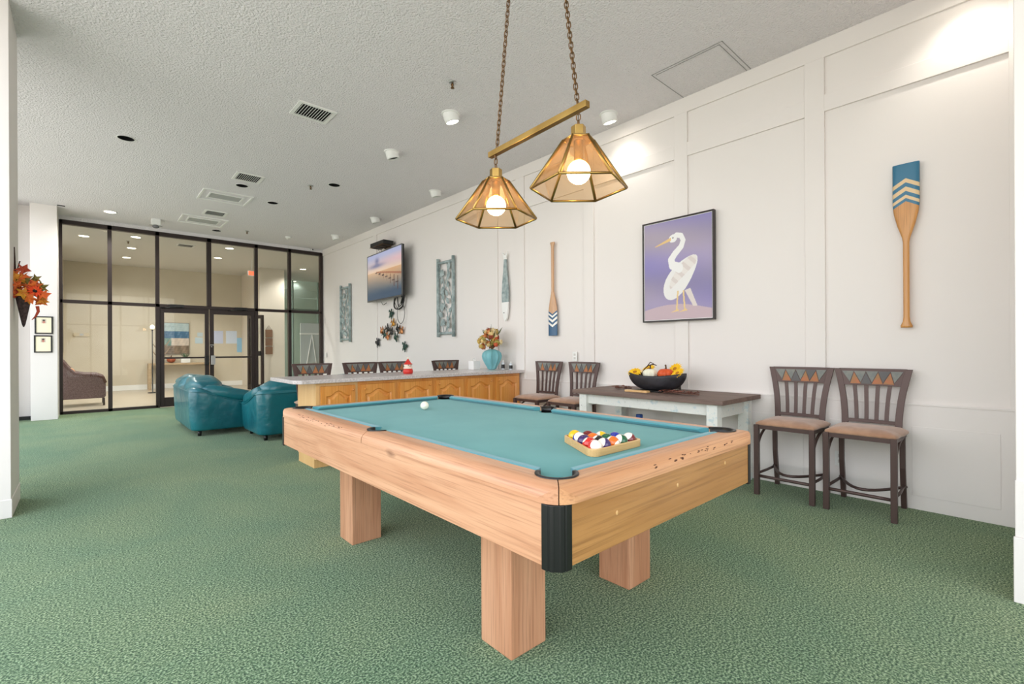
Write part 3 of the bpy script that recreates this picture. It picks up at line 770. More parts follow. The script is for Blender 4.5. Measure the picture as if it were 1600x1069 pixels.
# ------------------------------------------------------------------ rustic console table by the wall
M_dist = mat('distressed_white_paint', (226, 228, 222), .75, var=((206, 212, 208), 5, 6), bump=(30, .3, .004))
def chipped():
    m = mat('chipped_white_paint', (228, 230, 224), .7, bump=(40, .25, .004)); n = m.node_tree.nodes; L = m.node_tree.links
    t = n.new('ShaderNodeTexCoord'); q = n.new('ShaderNodeTexNoise'); q.inputs['Scale'].default_value = 9; q.inputs['Detail'].default_value = 8; q.inputs['Roughness'].default_value = .75
    L.new(t.outputs['Object'], q.inputs[0]); r = n.new('ShaderNodeValToRGB'); L.new(q.outputs['Fac'], r.inputs[0]); e = r.color_ramp.elements
    e[0].position = .33; e[0].color = (*lin((120, 100, 84)), 1); e[1].position = .37; e[1].color = (*lin((226, 228, 222)), 1)
    k = e.new(.62); k.color = (*lin((200, 214, 216)), 1); k = e.new(.55); k.color = (*lin((232, 232, 226)), 1)
    L.new(r.outputs[0], n['Principled BSDF'].inputs['Base Color']); return m
M_chip = chipped()
M_weath = wood('weathered_brown_top', (128, 106, 96), (106, 86, 78), (78, 62, 56), 'y', 8, rough=.6, coat=0)
CT = thing('console_table', 'rustic console table with weathered brown top and chipped white legs against the wall', 'console table', (4.067, 2.405, 0))
MB().box(-.381, .381, -.765, .765, .722, .760).build('tabletop', M_weath, CT, bevel=.003)
for sx in (-1, 1):
    for sy in (-1, 1): MB().box(sx*.30-.045, sx*.30+.045, sy*.66-.045, sy*.66+.045, 0, .722).build('leg', M_chip, CT, bevel=.004)
for sx in (-1, 1): MB().box(sx*.30-.012, sx*.30+.012, -.62, .62, .625, .722).build('apron', M_chip, CT)
for sy in (-1, 1): MB().box(-.26, .26, sy*.66-.012, sy*.66+.012, .60, .722).build('apron', M_chip, CT)
MB().box(-.24, .24, -.03, .03, .66, .722).build('apron', M_chip, CT)
# bowl arrangement
M_bowl = mat('charred_wood', (30, 29, 33), .55, var=((56, 54, 60), 12, 6, (1, .3, 1)), bump=(30, .5, .006))
def bowl_mesh():
    N, Mm = 36, 10; vs = []
    def P(a, t, th):
        # t 0 bottom .. 1 rim
        lx, ly = .155-th, .300-th
        rx = lx*(.35+.65*math.sin(t*PI/2)**.8); ry = ly*(.38+.62*math.sin(t*PI/2)**.9)
        z = .165*(1-math.cos(t*PI/2))**.9 + th*.9*(1-t) - .030*t*(math.cos(a)**2) - .0
        return (rx*math.cos(a), ry*math.sin(a), z)
    rings = [(i/Mm, 0) for i in range(Mm+1)]+[(1-i/Mm, .018) for i in range(Mm+1)]
    for t, th in rings:
        for k in range(N): vs.append(P(2*PI*k/N, t, th))
    m = len(rings); fs = [(i*N+k, i*N+(k+1) % N, (i+1)*N+(k+1) % N, (i+1)*N+k) for i in range(m-1) for k in range(N)]
    fs.append(tuple(range(N))[::-1]); fs.append(tuple((m-1)*N+k for k in range(N)))
    return MB().add(vs, fs, True)
BX, BY = 4.09, 2.455
bw = bowl_mesh().build('dough_bowl', M_bowl, loc=(BX, BY, .776)); tag(bw, 'black carved wooden dough bowl on the rustic console table', 'bowl')
tr = MB().box(-.08, .08, -.14, .14, 0, .015).build('serving_board', M_black, loc=(BX-.06, BY+.03, .7605), bevel=.002); tag(tr, 'flat black board under the carved bowl on the console', 'board')
bl = MB().box(-.03, .03, -.12, .12, 0, .018).build('wood_block', M_rack, loc=(BX-.21, BY+.08, .7605), bevel=.002); tag(bl, 'pale wood strip lying in front of the carved bowl', 'wood block')
def pumpkin(name, mt, loc, r, lab, squash=.75, ribs=9, tilt=(0, 0, 0), cat='pumpkin', group=None):
    t = thing(name, lab, cat, loc, 0, group); t.rotation_euler = tilt
    vs = []; N, Mm = 72, 14
    for i in range(Mm+1):
        th = -PI/2+PI*i/Mm
        for k in range(N):
            a = 2*PI*k/N; q = 1-.10*(1-abs(math.cos(a*ribs/2)))*math.cos(th)
            vs.append((r*q*math.cos(th)*math.cos(a), r*q*math.cos(th)*math.sin(a), r*squash*(math.sin(th)-.18*max(0, math.sin(th))**8)+r*squash))
    fs = [(i*N+k, i*N+(k+1) % N, (i+1)*N+(k+1) % N, (i+1)*N+k) for i in range(Mm) for k in range(N)]
    MB().add(vs, fs, True).build('body', mt, t)
    MB().tube([(0, 0, r*squash*1.7), (.004, 0, r*squash*2.1), (.015, .01, r*squash*2.45)], [r*.16, r*.1, r*.12], 8).build('stem', mat('dry_stem', (96, 70, 44), .8), t)
    return t
M_pwhite = mat('white_gourd', (240, 236, 214), .6); M_porange = mat('orange_gourd', (220, 88, 30), .5, var=((200, 70, 24), 8, 2))
pumpkin('gourd', M_pwhite, (BX-.03, BY+.05, .875), .072, 'white ribbed gourd heaped in the middle of the black bowl')
pumpkin('gourd', M_porange, (BX-.005, BY-.10, .875), .075, 'bright orange ribbed gourd in the black bowl')
M_petal = mat('yellow_petal', (246, 202, 30), .7); M_disc = mat('flower_disc', (180, 120, 30), .9)
def daisy(name, lab, cat, loc, r, pm, n=16, tilt=(0, 0, 0), group=None, dm=None, parent=None, layers=2):
    mb = MB()
    for l in range(layers):
        for k in range(n):
            a = 2*PI*k/n+l*PI/n; rr = r*(1-.12*l); Mx = R(a, 'Z') @ T(0, 0, .004*l)
            mb.add([(r*.12, 0, 0), (rr*.55, -rr*.16, .012), (rr, 0, .004-.01*l), (rr*.55, rr*.16, .012), (rr*.55, 0, .002), ], [(0, 1, 4), (1, 2, 4), (2, 3, 4), (3, 0, 4)], M=Mx)
    if parent is None:
        t = thing(name, lab, cat, loc, 0, group)
    else:
        t = bpy.data.objects.new(name, None); COL.objects.link(t); t.parent = parent; t.location = loc
    t.rotation_euler = tilt
    mb.build('petals', pm, t); MB().ell((0, 0, .006), (r*.25, r*.25, r*.12), 12, 8).build('flower_centre', dm or M_disc, t)
    return t
fl = [(BX-.04, BY+.215, .935, .3, .4, 'yellow artificial flower at the left end of the black bowl'), (BX+.07, BY+.13, .965, -.2, .3, 'yellow artificial flower just left of the white gourd in the bowl'),
      (BX-.03, BY-.235, .94, -.5, .1, 'yellow artificial flower at the right end of the black bowl'), (BX+.08, BY-.15, .975, -.3, -.2, 'yellow artificial flower behind the orange gourd in the bowl')]
for x, y, z, a, b, lab in fl: daisy('artificial_flower', lab, 'flower', (x, y, z), .078, M_petal, 14, (a*.5, -.75+b*.5, 0), 'yellow flowers in the black bowl')
lf = MB().tube([(-.02, .13, 0), (-.035, .09, .05), (-.03, .05, .085), (-.02, .0, .095), (-.02, -.03, .085)], .005, 6).tube([(-.03, .06, .08), (-.03, .03, .115), (-.02, .0, .10)], .004, 6)
o = lf.build('twig', mat('dark_twig', (64, 36, 34), .8), loc=(BX-.03, BY, .925)); tag(o, 'curled dark brown twig arched over the gourds in the bowl', 'twig')
def sprig(name, lab, loc, L, n, seed, cat='garland'):
    rnd = random.Random(seed); mb = MB(); t = thing(name, lab, cat, loc, 0)
    for j in range(4):
        pth = [(rnd.uniform(-.03, .03), L*(k/6-.5), .008+rnd.uniform(0, .012)) for k in range(7)]; mb.tube(pth, .0028, 5)
    mb.build('stems', mat('sprig_stem', (112, 78, 66), .8), t); lv = MB()
    for k in range(n):
        M_ = T(rnd.uniform(-.05, .05), rnd.uniform(-L/2, L/2), .014+rnd.uniform(0, .02)) @ R(rnd.uniform(0, 6.3)) @ R(rnd.uniform(-.5, .5), 'X')
        lv.add([(0, 0, 0), (.02, -.009, .004), (.045, 0, 0), (.02, .009, .004)], [(0, 1, 2, 3)], M=M_)
    lv.build('leaves', mat('sprig_leaf', (122, 74, 60), .8), t)
sprig('dried_sprig', 'dried brown leafy sprig on the console left of the black bowl', (BX-.07, BY+.34, .7605), .20, 34, 3)
sprig('dried_sprig', 'longer dried brown leafy sprig on the console right of the black bowl', (BX-.17, BY-.34, .7605), .34, 80, 4)
o = MB().lathe([(0, .0), (.052, .0), (.055, .01), (.055, .17), (.052, .17), (.052, .012), (0, .012)], 32).build('hurricane_glass', thin_glass('vase_glass', (225, 228, 228), .15), loc=(4.34, 2.40, .7605)); o.scale = (1, 1, 1)
tag(o, 'clear glass cylinder candle holder behind the black bowl', 'candle holder')
o['group'] = ''; del o['group']
hold = MB().lathe([(0, 0), (.03, 0), (.03, .05), (.006, .055), (0, .07)], 16).build('candle', mat('candle_wax', (238, 230, 210), .6), loc=(4.34, 2.40, .773)); tag(hold, 'short cream candle inside the glass cylinder on the console', 'candle')
jug = thing('water_jug', 'clear plastic water jug with blue cap under the rustic console table', 'water jug', (4.20, 2.72, 0))
MB().lathe([(0, 0), (.12, 0), (.13, .02), (.13, .13), (.122, .15), (.13, .17), (.13, .30), (.12, .36), (.07, .42), (.028, .44), (.028, .49), (0, .49)], 28).build('bottle', thin_glass('clear_plastic', (205, 216, 224), .15, diff=.2, dcol=(220, 228, 235)), jug)
MB().lathe([(0, .50), (.032, .50), (.034, .49), (.034, .455), (.0305, .455), (.0305, .492), (0, .492)], 20).build('cap', mat('blue_cap', (56, 96, 176), .4), jug)

# ------------------------------------------------------------------ things on the bar
ZC = .884
M_teal = mat('teal_ceramic', (112, 176, 184), .5, var=((130, 188, 194), 6, 3))
vz = thing('ribbed_vase', 'teal ribbed vase holding dried flowers on the bar counter', 'vase', (4.24, 5.12, ZC))
vs = []; N, prof = 96, [(.035, 0), (.05, .004), (.052, .012), (.062, .04), (.088, .09), (.112, .15), (.118, .19), (.110, .23), (.085, .262), (.05, .28), (.038, .284), (.034, .27)]
for r, z in prof:
    for k in range(N):
        a = 2*PI*k/N; q = 1-.05+.25*(abs(math.cos(a*4))**7)*(1 if .01 < z < .28 else .2); vs.append((r*q*math.cos(a), r*q*math.sin(a), z))
m = len(prof)
MB().add(vs, [(i*N+k, i*N+(k+1) % N, (i+1)*N+(k+1) % N, (i+1)*N+k) for i in range(m-1) for k in range(N)]+[tuple(range(N))[::-1]], True).build('body', M_teal, vz)
bq = thing('dried_bouquet', 'bouquet of cream, orange and olive dried flowers standing in the teal vase', 'bouquet', (4.24, 5.12, ZC+.26))
rnd = random.Random(5)
cols = [(226, 198, 138), (206, 176, 96), (214, 140, 84), (196, 92, 56), (168, 156, 84), (232, 214, 170), (150, 70, 48)]
mats_f = [mat('dried_flower_%d' % i, c, .85) for i, c in enumerate(cols)]
for k in range(44):
    a = rnd.uniform(0, 6.28); rr = rnd.uniform(.03, .155); z = rnd.uniform(.05, .27); x, y = rr*math.cos(a), rr*math.sin(a)
    if z > .18: x *= .6; y *= .6
    mb = MB(); s_ = rnd.uniform(.034, .050)
    for j in range(14):
        M_ = T(x, y, z) @ R(rnd.uniform(0, 6.28)) @ R(rnd.uniform(-1.2, 1.2), 'Y')
        mb.add([(0, 0, 0), (s_*.6, -s_*.4, s_*.2), (s_*1.25, 0, s_*.1), (s_*.6, s_*.4, s_*.2)], [(0, 1, 2, 3)], M=M_)
    mb.ell((x, y, z), (s_*.72,)*3, 8, 6).build('bloom', mats_f[k % 7], bq)
mb = MB()
for k in range(9):
    a = rnd.uniform(0, 6.28); x, y = .12*math.cos(a), .12*math.sin(a); zt = rnd.uniform(.2, .33)
    mb.tube([(0, 0, -.02), (x*.3, y*.3, zt*.5), (x, y, zt)], [.002, .003, .001], 5)
    mb.add([(x*.3, y*.3, zt*.5), (x*.8+.012, y*.8, zt*.8), (x*1.15, y*1.15, zt*1.05), (x*.8-.012, y*.8, zt*.8)], [(0, 1, 2, 3)])
mb.tube([(0, 0, .1), (.0, .01, .36)], [.006, .001], 5)
mb.build('foliage', mat('olive_foliage', (104, 110, 70), .8), bq)
o = MB().box(-.06, .06, -.06, .06, 0, .12).build('tissue_box', M_paper, loc=(4.10, 5.34, ZC), bevel=.004); tag(o, 'small white tissue box left of the teal vase on the bar', 'tissue box')
MB().add([(-.03, 0, .118), (.03, 0, .118), (.02, .01, .16), (-.005, .0, .15), (-.025, -.01, .165)], [(0, 1, 2, 3, 4)]).add([(0, -.03, .118), (0, .03, .118), (.01, .02, .15), (.005, -.02, .155)], [(0, 1, 2, 3)]).build('tissue', M_paper, o)
for x, y, h, lab in ((4.36, 5.02, .13, 'small clear sanitizer bottle right of the teal vase'), (4.40, 4.90, .11, 'shorter clear bottle with black label at the wall end of the bar')):
    t = thing('small_bottle', lab, 'bottle', (x, y, ZC))
    MB().lathe([(0, 0), (.022, 0), (.024, .006), (.024, h*.65), (.012, h*.8), (.009, h*.82), (.009, h*.86), (0, h*.86)], 20).build('bottle', mat('translucent_plastic', (214, 220, 226), .2), t)
    MB().lathe([(.0245, h*.12), (.0245, h*.55)], 20).build('label', M_black, t)
    MB().lathe([(.011, h*.84), (.011, h), (0, h)], 14).build('cap', M_white, t)
fg = thing('figurine', 'small red and white figurine with a red hat on the bar counter', 'figurine', (2.86, 5.02, ZC))
M_red = mat('glossy_red', (206, 46, 36), .3); M_cream = mat('cream_ceramic', (240, 228, 210), .35)
MB().lathe([(0, 0), (.05, 0), (.058, .012), (.060, .035), (.052, .06), (.035, .07), (0, .072)], 28).build('body', M_red, fg)
hd = MB().ell((0, 0, .098), (.047, .045, .036), 24, 14).build('head', M_cream, fg)
MB().ell((-.018, -.041, .104), (.006, .004, .007), 10, 8).ell((.018, -.041, .104), (.006, .004, .007), 10, 8).build('eyes', M_black, hd)
MB().ell((0, -.047, .094), (.006, .008, .005), 10, 8).build('nose', M_red, hd)
MB().lathe([(0, .178), (.010, .172), (.022, .150), (.040, .126), (.052, .118), (.054, .112), (.04, .112)], 24).build('hat', M_red, fg)
MB().ell((0, 0, .186), (.013, .013, .013), 12, 8).build('pompom', M_cream, fg)
MB().lathe([(.052, .062), (.055, .070), (.050, .078), (.040, .078)], 24).build('collar', M_cream, fg)

bq.scale = (1.15, 1.15, 1.05)
# ------------------------------------------------------------------ leather sofas
def sofa(lab, loc, rz, Wd=1.62, D=.88):
    t = thing('leather_sofa', lab, 'sofa', loc, rz)
    # shell: path from front of left arm round the back to the front of the right arm (back at +y)
    P = []; hw, hd, r = Wd/2, D/2, .15
    n1 = 8
    for k in range(n1): P.append((-hw, -hd+(2*hd-r)*k/n1, k/n1*.9))
    for k in range(9): a = PI-PI/2*k/8; P.append((-hw+r+r*math.cos(a), hd-r+r*math.sin(a), .9+.1*k/8))
    for k in range(1, 12): P.append((-hw+r+(Wd-2*r)*k/12, hd, 1))
    for k in range(9): a = PI/2-PI/2*k/8; P.append((hw-r+r*math.cos(a), hd-r+r*math.sin(a), 1-.1*k/8))
    for k in range(1, n1+1): P.append((hw, hd-r-(2*hd-r)*k/n1, .9*(1-k/n1)))
    def hgt(u): return .47+.19*(max(0, min(1, (u-.25)/.7))**1.3)
    prof = [(0, .06), (.0, .10), (.012, .25), (.030, .9), (.026, .97), (-.02, 1.01), (-.08, 1.01), (-.125, .97), (-.14, .9), (-.14, .10)]
    vs = []; m = len(P); n = len(prof)
    for i, (x, y, u) in enumerate(P):
        a, b = P[max(i-1, 0)], P[min(i+1, m-1)]; d = Vector((b[0]-a[0], b[1]-a[1], 0)).normalized(); nn = Vector((-d.y, d.x, 0)); h = hgt(u)
        for j, (o_, z) in enumerate(prof):
            zz = z if j < 2 or j == n-1 else z*h
            if j == n-1: zz = .10
            w = .006*math.sin(i*1.7+j*2.3) if 2 < j < 8 else 0
            vs.append(Vector((x, y, 0))+nn*(o_+w)+Vector((0, 0, zz)))
    fs = [(i*n+j, i*n+(j+1) % n, (i+1)*n+(j+1) % n, (i+1)*n+j) for i in range(m-1) for j in range(n)]+[tuple(range(n)), tuple((m-1)*n+j for j in range(n))[::-1]]
    MB().add(vs, fs, True).build('shell', M_leather, t, sub=1)
    pp = []
    for i, (x, y, u) in enumerate(P):
        a, b = P[max(i-1, 0)], P[min(i+1, m-1)]; d = Vector((b[0]-a[0], b[1]-a[1], 0)).normalized(); nn = Vector((-d.y, d.x, 0)); pp.append(Vector((x, y, 0))+nn*.030+Vector((0, 0, .93*hgt(u))))
    MB().tube(pp, .007, 6).build('piping', M_leather, t)
    MB().box(-hw+.10, hw-.10, -hd+.03, hd-.10, .07, .26).build('base', M_leather, t, bevel=.02)
    for sx in (-1, 1):
        MB().ell((sx*(Wd-.28)/4, -.09, .35), ((Wd-.28)/4+.01, .36, .105), 28, 14, e=.45, wob=.02, seed=3+sx).build('seat_cushion', M_leather, t)
        MB().ell((sx*(Wd-.24)/4, hd-.20, .645), ((Wd-.14)/4+.04, .22, .165), 32, 18, e=.75, e2=.85, wob=.10, seed=9+sx).build('back_cushion', M_leather, t)
        MB().ell((0, 0, 0), (.125, .38, .085), 20, 12, e=.7, wob=.08, seed=5+sx, M=T(sx*(hw-.085), -.06, .555) @ R(.24, 'X')).build('arm_pad', M_leather, t)
        for sy in (-1, 1): MB().lathe([(0, 0), (.022, 0), (.024, .06), (0, .075)], 12, T(sx*(hw-.09), sy*(hd-.10), 0)).build('foot', M_black, t)
    return t
sofa('teal leather sofa with puffy cushions seen from its left side near the doors', (1.50, 8.47, 0), PI/2, 1.70, .86)
sofa('teal leather sofa with its back to the bar, partly behind the pool table', (2.485, 7.07, 0), PI, 1.66, .90)

# ------------------------------------------------------------------ television and its cables
tv = thing('television', 'wall mounted flat television showing a pier at sunset', 'television', (4.30, 8.46, 2.61), math.radians(-3.5))
def tvpic(u, v):
    v2 = v; 
    def mixc(a, b, t): t = max(0, min(1, t)); return tuple(a[i]*(1-t)+b[i]*t for i in range(3))
    hz = .60
    if v2 > hz:
        t = (v2-hz)/(1-hz); c = mixc((232, 200, 170), (172, 176, 206), t*1.2); c = mixc(c, (226, 178, 182), max(0, .8-abs(t-.45)*2.2)*u)
        cl = math.exp(-((v2-.74)/.045)**2-((u-.28)/.22)**2)+math.exp(-((v2-.84)/.07)**2-((u-.30)/.06)**2); c = mixc(c, (110, 114, 148), min(1, cl)*.85)
    else:
        t = (hz-v2)/hz; c = mixc((212, 176, 140), (60, 82, 104), t*1.25); c = mixc(c, (206, 156, 110), max(0, .75-abs(u-.75)*1.5)*max(0, 1-t*1.5))
    for k in range(7):                                        # pier posts receding
        px = .30+.60*k/6; py = .58-.30*(k/6)**1.2; hgt_ = .05+.20*(k/6)
        if abs(u-px) < .004+.004*k/6 and py-hgt_*.6 < v2 < py+hgt_*.5: c = mixc(c, (84, 50, 46), .85)
        if abs(u-px+.02) < .03+.01*k/6 and abs(v2-py) < .012: c = mixc(c, (60, 44, 48), .8)
    ln = .60-.22*max(0, (u-.28))**1.1
    if u > .28 and abs(v2-ln) < .010+.012*u: c = mixc(c, (150, 84, 62), .7)
    return c
MB().box(-.0, .045, -.81, .81, -.47, .47).build('housing', M_black, tv, bevel=.004)
painted('screen', 1.58, .90, 150, 90, tvpic, attr_mat('tv_screen', .2, .75), tv, T(-.0015, .79, -.445) @ R(-PI/2, 'Z'))
bz = MB().box(-.004, .012, -.812, -.79, -.47, .47).box(-.004, .012, .79, .812, -.47, .47).box(-.004, .012, -.812, .812, -.472, -.447).box(-.004, .012, -.812, .812, .457, .472)
bz.build('bezel', mat('silver_bezel', (112, 114, 116), .3, metal=.6), tv)
MB().box(.045, .155, -.20, .20, -.15, .15).build('wall_bracket', M_black, tv)
rb = thing('receiver_box', 'black receiver box on a wire shelf above the television', 'receiver', (4.34, 8.56, 3.215))
MB().box(-.13, .08, -.28, .28, -.035, .045).build('case', M_black, rb, bevel=.004)
mb = MB().box(.08, .118, -.10, .10, -.05, .05)
for y in (-.26, -.09, .09, .26): mb.tube([(-.14, y, -.04), (.09, y, -.04), (.112, y, .02)], .005, 6)
mb.tube([(-.14, -.28, -.04), (-.14, .28, -.04)], .005, 6); mb.build('shelf', M_chain, rb)
mb = MB()
for y, d in ((-.22, .05), (-.05, .09), (.1, .07), (.22, .04)): mb.tube([(.05, y, -.03), (0, y-.02, -.03-d), (.06, y-.04, -.13)], .004, 6)
mb.build('wires', M_black, rb)
cb = thing('cable_coil', 'coiled black cable hanging at the right lower corner of the television', 'cable', (4.40, 8.05, 2.10))
mb = MB()
for j, (cy, cz, ry, rz_, rr) in enumerate(((.02, -.02, .16, .15, .008), (.05, .0, .19, .17, .007), (-.03, .04, .13, .16, .009), (.0, -.05, .17, .13, .006))):
    mb.tube([(.01+.02*math.sin(a*2+j), cy+ry*math.cos(a), cz+rz_*math.sin(a)) for a in [2*PI*k/32 for k in range(32)]], rr, 6, True)
mb.tube([(-.02, -.08, .36), (-.01, -.16, .2), (.0, -.17, .05), (.0, -.10, -.06)], .022, 8)
mb.build('coil', M_black, cb)
MB().tube([(.03, .14*math.cos(a)*(1 if a < PI else 1)-.02, -.25+.19*math.sin(a)) for a in [2*PI*k/36 for k in range(36)]], .006, 6, True).build('loop', mat('grey_cable', (84, 84, 88), .4), cb)
MB().tube([(.02, .52, -.01), (.0, .6, -.045), (.02, .70, -.03), (.03, .75, .02)], .006, 6).build('loose_end', M_black, cb)

# ------------------------------------------------------------------ wall decorations
M_dkgreen = mat('dark_green_metal', (36, 60, 54), .4, metal=.5, var=((60, 92, 82), 20, 3))
def turtle(lab, y, z, tilt, m_):
    t = thing('turtle_ornament', lab, 'wall ornament', (XR-.016, y, z), 0, 'metal turtle ornaments under the television'); t.rotation_euler = (tilt, 0, 0)
    MB().ell((0, 0, 0), (.014, .055, .062), 20, 12).build('shell', m_, t)
    MB().ell((0, 0, .085), (.010, .020, .026), 12, 8).build('head', m_, t)
    for sy in (-1, 1):
        MB().add([(0, sy*.035, .045), (-.006, sy*.075, .075), (0, sy*.105, .05), (.002, sy*.10, .005), (-.006, sy*.07, .03), (0, sy*.045, .02)], [(0, 1, 2, 3, 4, 5)]).add([(.006, sy*.035, .045), (.0, sy*.075, .075), (.006, sy*.105, .05), (.008, sy*.10, .005), (.0, sy*.07, .03), (.006, sy*.045, .02)], [(5, 4, 3, 2, 1, 0)]).build('front_flipper', m_, t)
        MB().ell((0, sy*.045, -.065), (.005, .016, .030), 10, 8).build('rear_flipper', m_, t)
turtle('dark green metal turtle ornament directly below the television', 8.45, 1.86, .3, M_dkgreen)
turtle('dark metal turtle ornament left of the copper fish cluster', 9.02, 1.305, -.35, mat('dark_metal', (40, 44, 48), .4, metal=.6))
turtle('dark green metal turtle ornament at lower right of the copper fish cluster', 7.93, 1.22, .3, M_dkgreen)
fs_ = thing('fish_sculpture', 'wall sculpture of copper and black metal fish swimming in a cluster', 'wall sculpture', (XR-.03, 8.425, 1.535))
M_cop = mat('copper', (190, 116, 74), .35, metal=.8, var=((214, 156, 104), 14, 3)); M_gold = mat('gold_metal', (206, 150, 66), .35, metal=.8)
def fishpart(y, z, m_, a, s=1.0):
    M_ = T(0, y, z) @ R(a, 'X') @ Matrix.Scale(s, 4)
    mb = MB().ell((0, 0, 0), (.016, .055, .042), 16, 10, M=M_)
    for sx in (-.003, .003):
        mb.add([(sx, .045, .0), (sx, .115, .055), (sx, .095, 0), (sx, .115, -.055)], [(0, 1, 2, 3)], M=M_)
        mb.add([(sx, -.02, .035), (sx, .02, .11), (sx, .05, .095), (sx, .035, .02)], [(0, 1, 2, 3)], M=M_)
        mb.add([(sx, -.01, -.035), (sx, .03, -.10), (sx, .045, -.08), (sx, .035, -.02)], [(0, 1, 2, 3)], M=M_)
    mb.build('fish', m_, fs_, weld=False)
for zx, zy, m_, a in ((505, 340, M_gold, .6), (335, 435, M_cop, 2.4), (430, 405, M_black, .2), (558, 410, M_black, 3.0), (615, 455, M_cop, .9), (380, 485, M_dkgreen, .3), (425, 530, M_cop, 1.3), (480, 460, M_black, .7), (530, 530, M_dkgreen, 2.8)):
    fishpart(-(zx-472)*.00291, -(zy-435)*.00139, m_, a)
mb = MB()
mb.tube([(.018, .40, 0), (.018, -.40, -.02)], .004, 5).tube([(.018, .0, .14), (.018, .0, -.16)], .004, 5); mb.build('wire_frame', M_chain, fs_)

def ornament(lab, y0, y1, z0, z1, seed):
    t = thing('garden_panel', lab, 'wall panel', (XR-.022, (y0+y1)/2, z0), 0, 'green tropical wall panels'); w = (y1-y0)/2; h = z1-z0; rnd = random.Random(seed)
    for sy in (-1, 1):
        MB().tube([(0, sy*(w-.03), 0), (0, sy*(w-.03), h)], .028, 12).build('side_post', M_patina, t)
    for z in (.06, h-.075): MB().tube([(0, -w+.03, z), (0, w-.03, z)], .022, 10).build('cross_rail', M_patina, t)
    iw = w-.06
    stem = MB(); 
    for j in range(3):
        pth = [(0, (-.6+.6*j)*iw+.35*iw*math.sin(k*.9+j*2+seed), .07+(h-.15)*k/10) for k in range(11)]; stem.tube(pth, .008, 6)
    stem.build('stems', M_patina, t)
    def leafshape(kind, s):
        if kind == 0: return [(0, 0), (s*.32, s*.35), (s*.28, s*.75), (0, s*1.1), (-s*.28, s*.75), (-s*.32, s*.35)]
        pts = []
        for k in range(13):
            a = PI*(-.15+1.3*k/12); r = s*(1.0 if k % 2 == 0 else .62); pts.append((r*.75*math.cos(a), s*.25+r*.8*math.sin(a)))
        return pts+[(0, -s*.05)]
    nl = 15
    for k in range(nl):
        z = .13+(h-.36)*k/(nl-1); y = (iw*.55)*(1 if k % 2 else -1)*rnd.uniform(.5, 1); kind = 1 if k % 4 == 1 else 0
        s = rnd.uniform(.10, .14) if kind == 0 else .115
        M_ = T(-.008, y, z) @ R(rnd.uniform(-.9, .9), 'X') @ R(PI/2, 'Z') @ R(rnd.uniform(-.25, .25), 'X')
        MB().prism([(p[0], p[1]) for p in leafshape(kind, s)], -.004, .004, 'y', M_).build('leaf', M_patina, t)
    return t
ornament('green metal panel of tropical leaves right of the television', 6.295, 6.80, 1.375, 2.69, 1)
ornament('green metal panel of tropical leaves between the television and the storefront', 10.33, 10.89, 1.345, 2.66, 2)

# long wooden fish
wf = thing('wooden_fish', 'long narrow green and white wooden fish hanging tail up', 'wall ornament', (XR-.02, 5.05, 1.566))
body = [(-.035, .04), (.0, .0), (.03, .03), (.065, .18), (.075, .36), (.06, .55), (.035, .74), (.024, .88), (-.024, .88), (-.035, .72), (-.06, .5), (-.07, .32), (-.055, .14)]
MB().prism([(p[0], p[1]) for p in body if True][::1], -.012, .012, 'x').build('body', M_patina, wf, bevel=.005)
MB().prism([(-.037, .04), (.0, -.003), (.032, .03), (.067, .18), (.0755, .27), (-.0685, .27), (-.057, .14)], -.0135, .0135, 'x').build('head', M_white, wf, bevel=.003)
MB().prism([(-.024, .875), (.024, .875), (-.055+.0, .985), (-.02, .93), (.0, .985), (.02, .93), (.06, .975)][:2]+[(.06, .985), (.0, .93), (-.05, .985)], -.010, .010, 'x').build('tail', M_white, wf, bevel=.002)
MB().ell((-.014, .02, .12), (.003, .009, .009), 10, 6).build('eye', M_black, wf)

